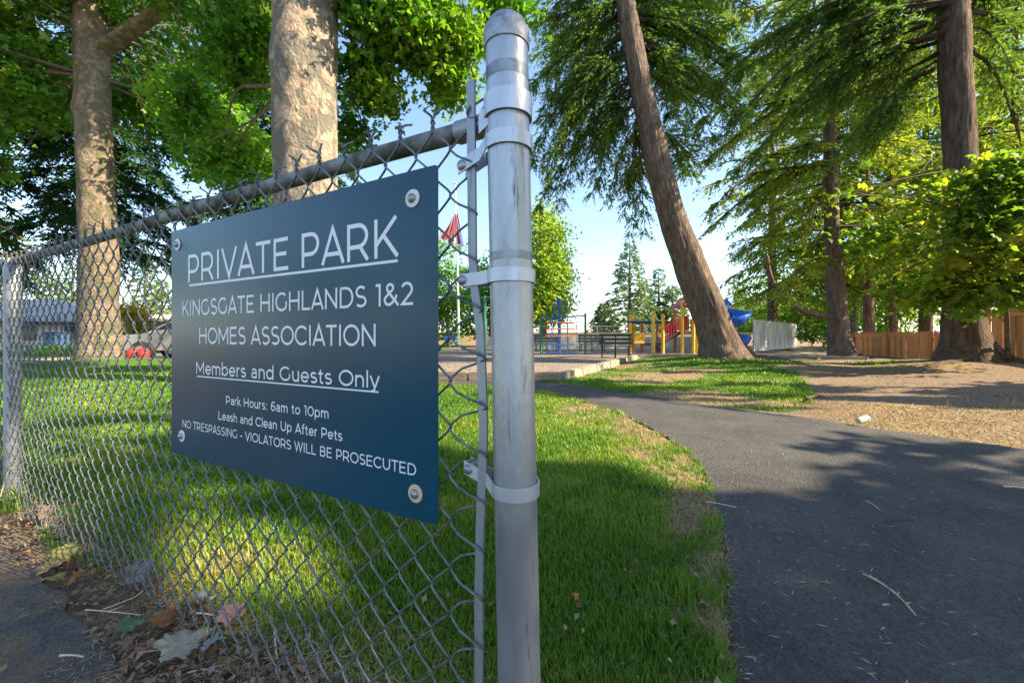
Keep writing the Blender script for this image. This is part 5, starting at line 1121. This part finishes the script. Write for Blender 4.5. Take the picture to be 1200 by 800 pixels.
# ------------------------------------------------------------------ grass
def grass_mesh(name, P, h, w, m, v, lean=.45):
    n = len(P); a = rng.uniform(0, 2 * math.pi, n); d = np.stack([np.cos(a), np.sin(a), np.zeros(n)], 1); s = np.stack([-np.sin(a), np.cos(a), np.zeros(n)], 1)
    ln = lean * rng.uniform(.1, 1.5, n); up = np.array([0, 0, 1.0])
    m1 = P + up * (h * .55)[:, None] + d * (h * ln * .3)[:, None]; tpp = P + up * (h * (1 - .25 * ln))[:, None] + d * (h * ln)[:, None]
    w_ = w[:, None]; V = np.stack([P - s * w_ * .8, P + s * w_ * .8, m1 + s * w_, m1 - s * w_, tpp + s * w_ * .12, tpp - s * w_ * .12], 1).reshape(-1, 3)
    k = np.arange(n)[:, None] * 6; F = np.concatenate([k + np.array([[0, 1, 2, 3]]), k + np.array([[3, 2, 4, 5]])], 1).reshape(-1, 4)
    return np_mesh(name, V, F, m, np.repeat(v, 2))
def sample(n, r0, r1, a0, a1, pw=1.0):
    r = r0 * (r1 / r0) ** (rng.random(n) ** pw); a = rng.uniform(a0, a1, n); return r * np.sin(a), r * np.cos(a), r
x, y, r = sample(430000, .75, 15.5, R(-84), R(62)); g, d = zones(x, y)
ok = (rng.random(len(x)) < g * (1 - d) ** 1.5) & (~poly_mask(x - .035 * rng.random(len(x)), y, PATH)) & (~poly_mask(x, y, PLAY))
x, y, r = x[ok], y[ok], r[ok]; z = hgt(x, y) - .01
cl = .5 + .5 * g_noise(x, y, 6, 3) / 1.5; h = (.03 + .032 * cl * rng.random(len(x)) + .012 * rng.random(len(x))) * (1 + .3 * g_noise(x, y, 1.7, 9)) * np.clip(.9 + .012 * r, 0, 1.1)
v = np.clip(.32 + .20 * g_noise(x, y, 2.2, 4) + .12 * g_noise(x, y, 7, 8) + .42 * (rng.random(len(x)) - .4) + .30 * np.exp(-(((x - .9) / .9) ** 2 + ((y - 3.9) / 1.3) ** 2)) + .25 * np.exp(-(((x + 1.0) / .5) ** 2 + ((y - 1.5) / .3) ** 2)), 0, 1)  # dry tint plus sunlight put into blade colour at the two sunlit patches
me = grass_mesh('lawn_grass', np.stack([x, y, z], 1), h, .0012 * np.clip(r, .9, 14) ** .9 + .0004, M['grass'], v); print('grass', len(x))
tag(obj('lawn_grass', me), kind='stuff')
x, y, r = sample(330000, .7, 14.5, R(-80), R(66)); g, d = zones(x, y); fs_ = fence_side(x, y)
pd = np.maximum(np.maximum(d * .95, .07 * g), np.where((np.abs(fs_ + .10) < .16) & (y < 3), .35, 0)) * (1 - .3 * g)
ok = (rng.random(len(x)) < pd) & (~poly_mask(x - .05 * rng.random(len(x)), y, PATH)) & (~poly_mask(x, y, ROAD)) & (~poly_mask(x, y, PLAY)); x, y, r = x[ok], y[ok], r[ok]
me = grass_mesh('dry_grass', np.stack([x, y, hgt(x, y) - .006], 1), .010 + .028 * rng.random(len(x)) * (1 - .4 * (x > 2.8)), .0010 * np.clip(r, .9, 12) ** .85, M['drygrass'], rng.random(len(x)), 1.3)
tag(obj('dry_grass', me), kind='stuff')

# ------------------------------------------------------------------ litter
M['litter'] = leaf_mat('leaf_litter_bits', [(.06, .035, .02), (.16, .085, .04), (.30, .17, .08), (.22, .19, .14)], .1)
M['needle'] = leaf_mat('dead_needles', [(.20, .12, .06), (.35, .23, .12), (.46, .36, .22)], .1)
x, y, r = sample(30000, .85, 3.6, R(-80), R(20)); fs_ = fence_side(x, y)
ok = ((fs_ > -.04) & (fs_ < .75) & (~poly_mask(x, y, ROAD)) & (~poly_mask(x, y, PATH))) | ((rng.random(len(x)) < .03) & poly_mask(x, y, ROAD) & (x < -.6)); x, y = x[ok], y[ok]; n = len(x)
C = np.stack([x, y, hgt(x, y) + .012 + .008 * rng.random(n)], 1)
tag(obj('leaf_litter', leaves_mesh('leaf_litter', C, rng.uniform(.006, .026, n), M['litter'], rng.random(n), 1, 1.6)), kind='stuff')
def needles(name, x, y, z, L, w, m, flat_=.15):
    n = len(x); a = rng.uniform(0, 2 * math.pi, n); D = nrm(np.stack([np.cos(a), np.sin(a), rng.uniform(-flat_, flat_, n)], 1))
    return obj(name, blades_mesh(name, np.stack([x, y, z], 1), D, np.full(n, w), L, m, rng.random(n), np.tile(np.array([[0, 0, 1.0]]), (n, 1)) + rand_unit(n) * .4))
x, y, r = sample(26000, .8, 3.2, R(-78), R(10)); fs_ = fence_side(x, y); strip = (fs_ > -.1) & (~poly_mask(x, y, ROAD)) & (~poly_mask(x, y, PATH)); rd = poly_mask(x, y, ROAD) & (x < -.5) & (g_noise(x, y, 4, 2) + .5 * g_noise(x, y, 11, 1) > .2)
ok = strip | (rd & (rng.random(len(x)) < .8)); x, y = x[ok], y[ok]; n = len(x)
tag(needles('dead_needles', x, y, hgt(x, y) + .016 + .006 * rng.random(n), rng.uniform(.012, .05, n), .0009, M['needle']), kind='stuff')
# flecks and needles on the path and the trail
x, y, r = sample(16000, 3.0, 14, R(28), R(62)); ok = (~poly_mask(x, y, PATH)) & (~poly_mask(x, y, ISLAND)) & (~poly_mask(x, y, PLAY)) & (x > 2.6) & (g_noise(x, y, 1.7, 5) + .6 * g_noise(x, y, 6, 3) > -.1); x, y, r = x[ok], y[ok], r[ok]
tag(obj('trail_litter', leaves_mesh('trail_litter', np.stack([x, y, hgt(x, y) + .012], 1), rng.uniform(.008, .024, len(x)) * (r / 5) ** .5, M['litter'], rng.random(len(x)), 1, 2.0)), kind='stuff')
x, y, r = sample(9000, .9, 9, R(20), R(64)); onp_ = poly_mask(x, y, PATH); ok = (onp_ & (rng.random(len(x)) < .09)) | (~onp_ & (x > 2.8) & (y > 2.6)); x, y, r = x[ok], y[ok], r[ok]; n = len(x)
tag(needles('path_debris', x, y, hgt(x, y) + .019 + 0 * x, rng.uniform(.008, .03, n) * r ** .5, .0016, M['needle'], .03), kind='stuff')

x, y, r = sample(3000, .9, 9, R(-75), R(35)); g, d = zones(x, y); ok = (g > .5) & (rng.random(len(x)) < .35); x, y = x[ok], y[ok]
tag(obj('lawn_debris', leaves_mesh('lawn_debris', np.stack([x, y, hgt(x, y) + .035 + .015 * rng.random(len(x))], 1), rng.uniform(.008, .024, len(x)), M['litter'], rng.random(len(x)), 1, 1.2)), kind='stuff')
def big_leaf(px, py, size, rz, col, lab, curl=.25, z=0.02, col2=None, group='fallen leaves along the fence', pitch=0.15):
    size *= .78; curl *= 1.35; col = tuple(.62 * c for c in col); col2 = col2 and tuple(.6 * c for c in col2)
    p = gnd(px, py); m = mat('fallen_leaf_' + lab.split()[0], col, .75, 0, .3, col2 or tuple(c * .65 for c in col), 60, 5, .4, 120)
    n = 60; vs = [(0, 0, 0)]; fs = []; nr = 3
    for k in range(1, nr + 1):
        for q in range(n):
            a = 2 * math.pi * q / n; lob = .74 + .10 * math.cos(5 * a) + .07 * math.cos(7 * a + px) + .05 * math.cos(10 * a + .5) + .035 * math.cos(23 * a)
            if abs((a - math.pi + math.pi) % (2 * math.pi) - math.pi) < 0: pass
            lob *= 1 + .18 * math.cos(a); rr = size * .5 * lob * k / nr * 1.25
            x_, y_ = rr * math.cos(a), rr * math.sin(a)
            zz = curl * size * (1.6 * (y_ / size) ** 2 * math.copysign(1, math.sin(3 * a + 1)) + .9 * (x_ / size) ** 2) + .05 * size * math.sin(9 * a) * k / nr + .04 * size * mnoise.noise(Vector((x_ * 40, y_ * 40, px)))
            vs.append((x_, y_, zz))
    for q in range(n): fs.append((0, 1 + q, 1 + (q + 1) % n))
    for k in range(nr - 1):
        for q in range(n): a = 1 + k * n; fs.append((a + q, a + n + q, a + n + (q + 1) % n, a + (q + 1) % n))
    t = thing('fallen_leaf', lab, 'leaf', (p.x, p.y, z + .012), 0, group); t.rotation_euler = (pitch, random.uniform(-.2, .2), R(rz))
    b = MB(); b.add(vs, fs); o = obj('blade', b.mesh('blade', m, True), t); md = o.modifiers.new('thick', 'SOLIDIFY'); md.thickness = .0006
    b = MB(); b.tube([(size * .05, 0, .002), (-size * .35, .004, .006), (-size * .72, .012, .012)], [.0012, .0012, .0016], 5); b.build('stalk', m, t)
big_leaf(207, 772, .135, 60, (.58, .52, .38), 'large pale cream leaf lying nearest the bottom edge', .2, .02, (.46, .40, .28), pitch=.35)
big_leaf(240, 716, .075, 140, (.40, .40, .38), 'bluish grey curled leaf just under the mesh', .3, .03, pitch=.5)
big_leaf(267, 736, .09, 20, (.48, .30, .24), 'pinkish brown leaf tangled behind the mesh right of the bluish one', .4, .03, pitch=.6)
big_leaf(100, 685, .085, 170, (.52, .20, .06), 'bright orange leaf by the street edge', .35, .02, pitch=.15)
big_leaf(72, 662, .10, 35, (.48, .44, .14), 'yellow green leaf standing on edge left of the orange leaf', .3, .03, pitch=.7)
big_leaf(60, 672, .10, -10, (.55, .42, .18), 'tan yellow leaf half under the yellow green one', .2, .02, pitch=.1)
big_leaf(65, 688, .055, 80, (.52, .42, .12), 'small mustard leaf on the street edge', .2, .02)
big_leaf(82, 678, .05, 120, (.20, .07, .05), 'dark maroon crumpled leaf beside the orange leaf', .6, .02, pitch=.4)
big_leaf(190, 742, .08, 100, (.50, .20, .07), 'rusty orange leaf above the pale cream leaf', .45, .02, pitch=.5)
big_leaf(172, 774, .06, 200, (.50, .28, .16), 'tan brown leaf left of the pale cream leaf', .4, .02, pitch=.3)
big_leaf(150, 742, .075, 15, (.12, .22, .10), 'dull green leaf lying flat in the dirt strip', .15, .015, (.20, .26, .14), pitch=.05)
big_leaf(150, 765, .05, 230, (.44, .24, .18), 'small pink brown leaf at the street rim', .3, .02)
big_leaf(28, 645, .05, 40, (.40, .36, .20), 'small olive leaf at the left frame edge', .3, .02)
big_leaf(160, 690, .10, 60, (.30, .29, .28), 'large grey dead leaf leaning on the foot of the mesh', .35, .04, pitch=1.0)
big_leaf(50, 618, .09, 100, (.28, .20, .16), 'brown dead leaf standing upright against the far mesh', .3, .05, pitch=1.2)
big_leaf(248, 768, .06, 300, (.42, .42, .40), 'small silvery leaf at the mesh foot right of the cream leaf', .35, .025, pitch=.5)
big_leaf(674, 722, .035, 60, (.50, .26, .10), 'tiny orange leaf in the grass right of the end post', .4, .045, group='leaves on the lawn', pitch=.7)
big_leaf(826, 724, .035, 100, (.42, .28, .16), 'tiny brown leaf in the grass by the path rim', .4, .03, group='leaves on the lawn', pitch=.4)
big_leaf(600, 0 + 782, .03, 10, (.4, .3, .15), 'tiny tan leaf at the foot of the end post', .4, .02, group='leaves on the lawn')
def twig(pts, r, m, lab, z=.02, name='fallen_twig', nodes=0, side=()):
    q = [gnd(a, b_) for a, b_ in pts]; q = [Vector((p.x, p.y, z + .004 * math.sin(i * 2))) for i, p in enumerate(q)]; base = q[0].copy(); base.z = 0
    b = MB(); pp = smooth_line([p - base for p in q], 2); b.tube(pp, [r * (1 - .45 * k / len(pp)) * (1 + (.35 if nodes and k % nodes == 0 else 0)) for k in range(len(pp))], 7)
    for (i, dx, dy) in side: a = Vector(pp[int(i * (len(pp) - 1))]); b.tube([a, a + Vector((dx, dy, .004))], [r * .7, r * .3], 5)
    o = b.build(name, m, None, True); o.location = base; return tag(o, lab, 'twig')
M['stick_pale'] = mat('pale_stick', (.42, .30, .18), .8, 0, .3, (.58, .46, .32), 60, 5); M['stick_dark'] = mat('dark_bark_chip', (.05, .03, .02), .9, 0, .2, (.11, .07, .05), 40, 5); M['straw'] = mat('straw', (.55, .47, .34), .7, 0, .3, (.65, .58, .45), 60)
twig([(1012, 679), (1028, 688), (1046, 698), (1060, 712), (1073, 730)], .0032, M['stick_pale'], 'long pale knobbly twig lying on the asphalt path', nodes=5, side=[(.25, .004, .012), (.58, .012, .006), (.78, .014, -.002)])
twig([(1039, 616), (1055, 614), (1071, 615)], .005, M['stick_dark'], 'dark brown piece of bark on the asphalt path')
twig([(1176, 574), (1190, 575), (1215, 577)], .004, M['straw'], 'straight white stick at the right edge of the asphalt')
twig([(1015, 591), (1023, 596), (1032, 602)], .0018, M['straw'], 'thin straw coloured twig above the dark bark piece')
twig([(828, 595), (842, 598), (863, 601)], .0022, M['straw'], 'pale straw poking from the verge over the path rim', .03)
twig([(1034, 716), (1042, 717)], .003, M['stick_pale'], 'tiny brown twig end left of the long twig')
twig([(120, 722), (140, 716), (160, 705), (168, 698)], .0022, M['stick_pale'], 'brown twig crossing the dirt strip by the mesh')
twig([(100, 722), (130, 726), (165, 727)], .0016, M['straw'], 'thin pale twig in the dirt strip', side=[(.5, .03, .02)])
twig([(225, 730), (245, 733), (262, 735)], .0026, M['straw'], 'pale stick poking through the foot of the mesh', .03)
twig([(70, 777), (85, 778), (98, 777)], .0028, M['straw'], 'short straw stick on the street asphalt')
twig([(220, 798), (238, 794), (262, 796)], .002, M['stick_pale'], 'grey twig at the bottom edge under the cream leaf')
twig([(322, 752), (322, 772), (328, 800)], .003, M['stick_pale'], 'upright brown stem lying behind the mesh near the bottom', .03)
twig([(945, 472), (955, 468), (968, 470)], .018, M['stick_dark'], 'dark stick at the grass corner where the dirt trail begins', .05)
# plastic cup dropped at the trail edge
p = gnd(1009, 499); t = thing('crushed_cup', 'small crushed pale green cup on the path edge', 'cup', (p.x, p.y, .018), R(20)); b = MB(); rot = Matrix.Rotation(R(82), 3, 'Y')
b.lathe([(.026, 0), (.034, .10), (.036, .105), (.031, .10)], 18, (-.04, 0, .03), rot); b.build('body', M['paper'], t, True); b = MB(); b.lathe([(.037, .104), (.037, .108)], 18, (-.04, 0, .03), rot); b.build('rim', M['white'], t)
def stalks(px, py, lab, hs, m='drygrass', w=.006):
    p = gnd(px, py); n = len(hs); P = np.zeros((n, 3)); P[:, 0] = rng.normal(0, .03, n); P[:, 1] = rng.normal(0, .03, n); h = np.array(hs)
    o = obj('grass_tuft', grass_mesh('grass_tuft', P, h, np.full(n, w), M[m], rng.random(n), .5)); o.location = (p.x, p.y, 0); return tag(o, lab, 'grass tuft')
stalks(1132, 470, 'taller dry stalk tuft on the sunlit dirt, right of the trail', [.22, .16, .12, .10])
stalks(1116, 478, 'short dry stalk tuft on the sunlit dirt', [.10, .09, .07])
stalks(1186, 474, 'dry stalk tuft nearest the right edge', [.16, .12, .08])
stalks(20, 600, 'bright green grass tuft at the foot of the far line post', list(rng.uniform(.08, .17, 90)), 'grass', .0022)
stalks(8, 606, 'long dry stem leaning beside the far line post', [.34, .2], 'drygrass', .003)
# added trees left of the frame, unseen, put in to darken the sign's gloss
for k, (x, y, s_) in enumerate([(-26, -3, 1.0), (-30, 6, 1.2), (-24, -12, 1.1)]):
    bg = broadleaf(['round street tree beyond the left edge, opposite the sign', 'larger street tree beyond the left edge', 'street tree behind the camera on the left'][k], (x, y, 0), [((x, y, 3.6 * s_), (3, 3, 2.2 * s_), 5000)], .3, 'leafG', 'plane_bark', [(x, y, 0), (x, y, 1.5), (x, y, 3.2)], [.2, .17, .1], lobes=1, nside=10, name='street_tree', cull=False, spread=.4, seed=40 + k)

tot=sum(sum(len(p.vertices)-2 for p in o.data.polygons[:0]) + len(o.data.loops)-2*len(o.data.polygons) for o in bpy.data.objects if o.type=='MESH'); print('TRIS', tot)
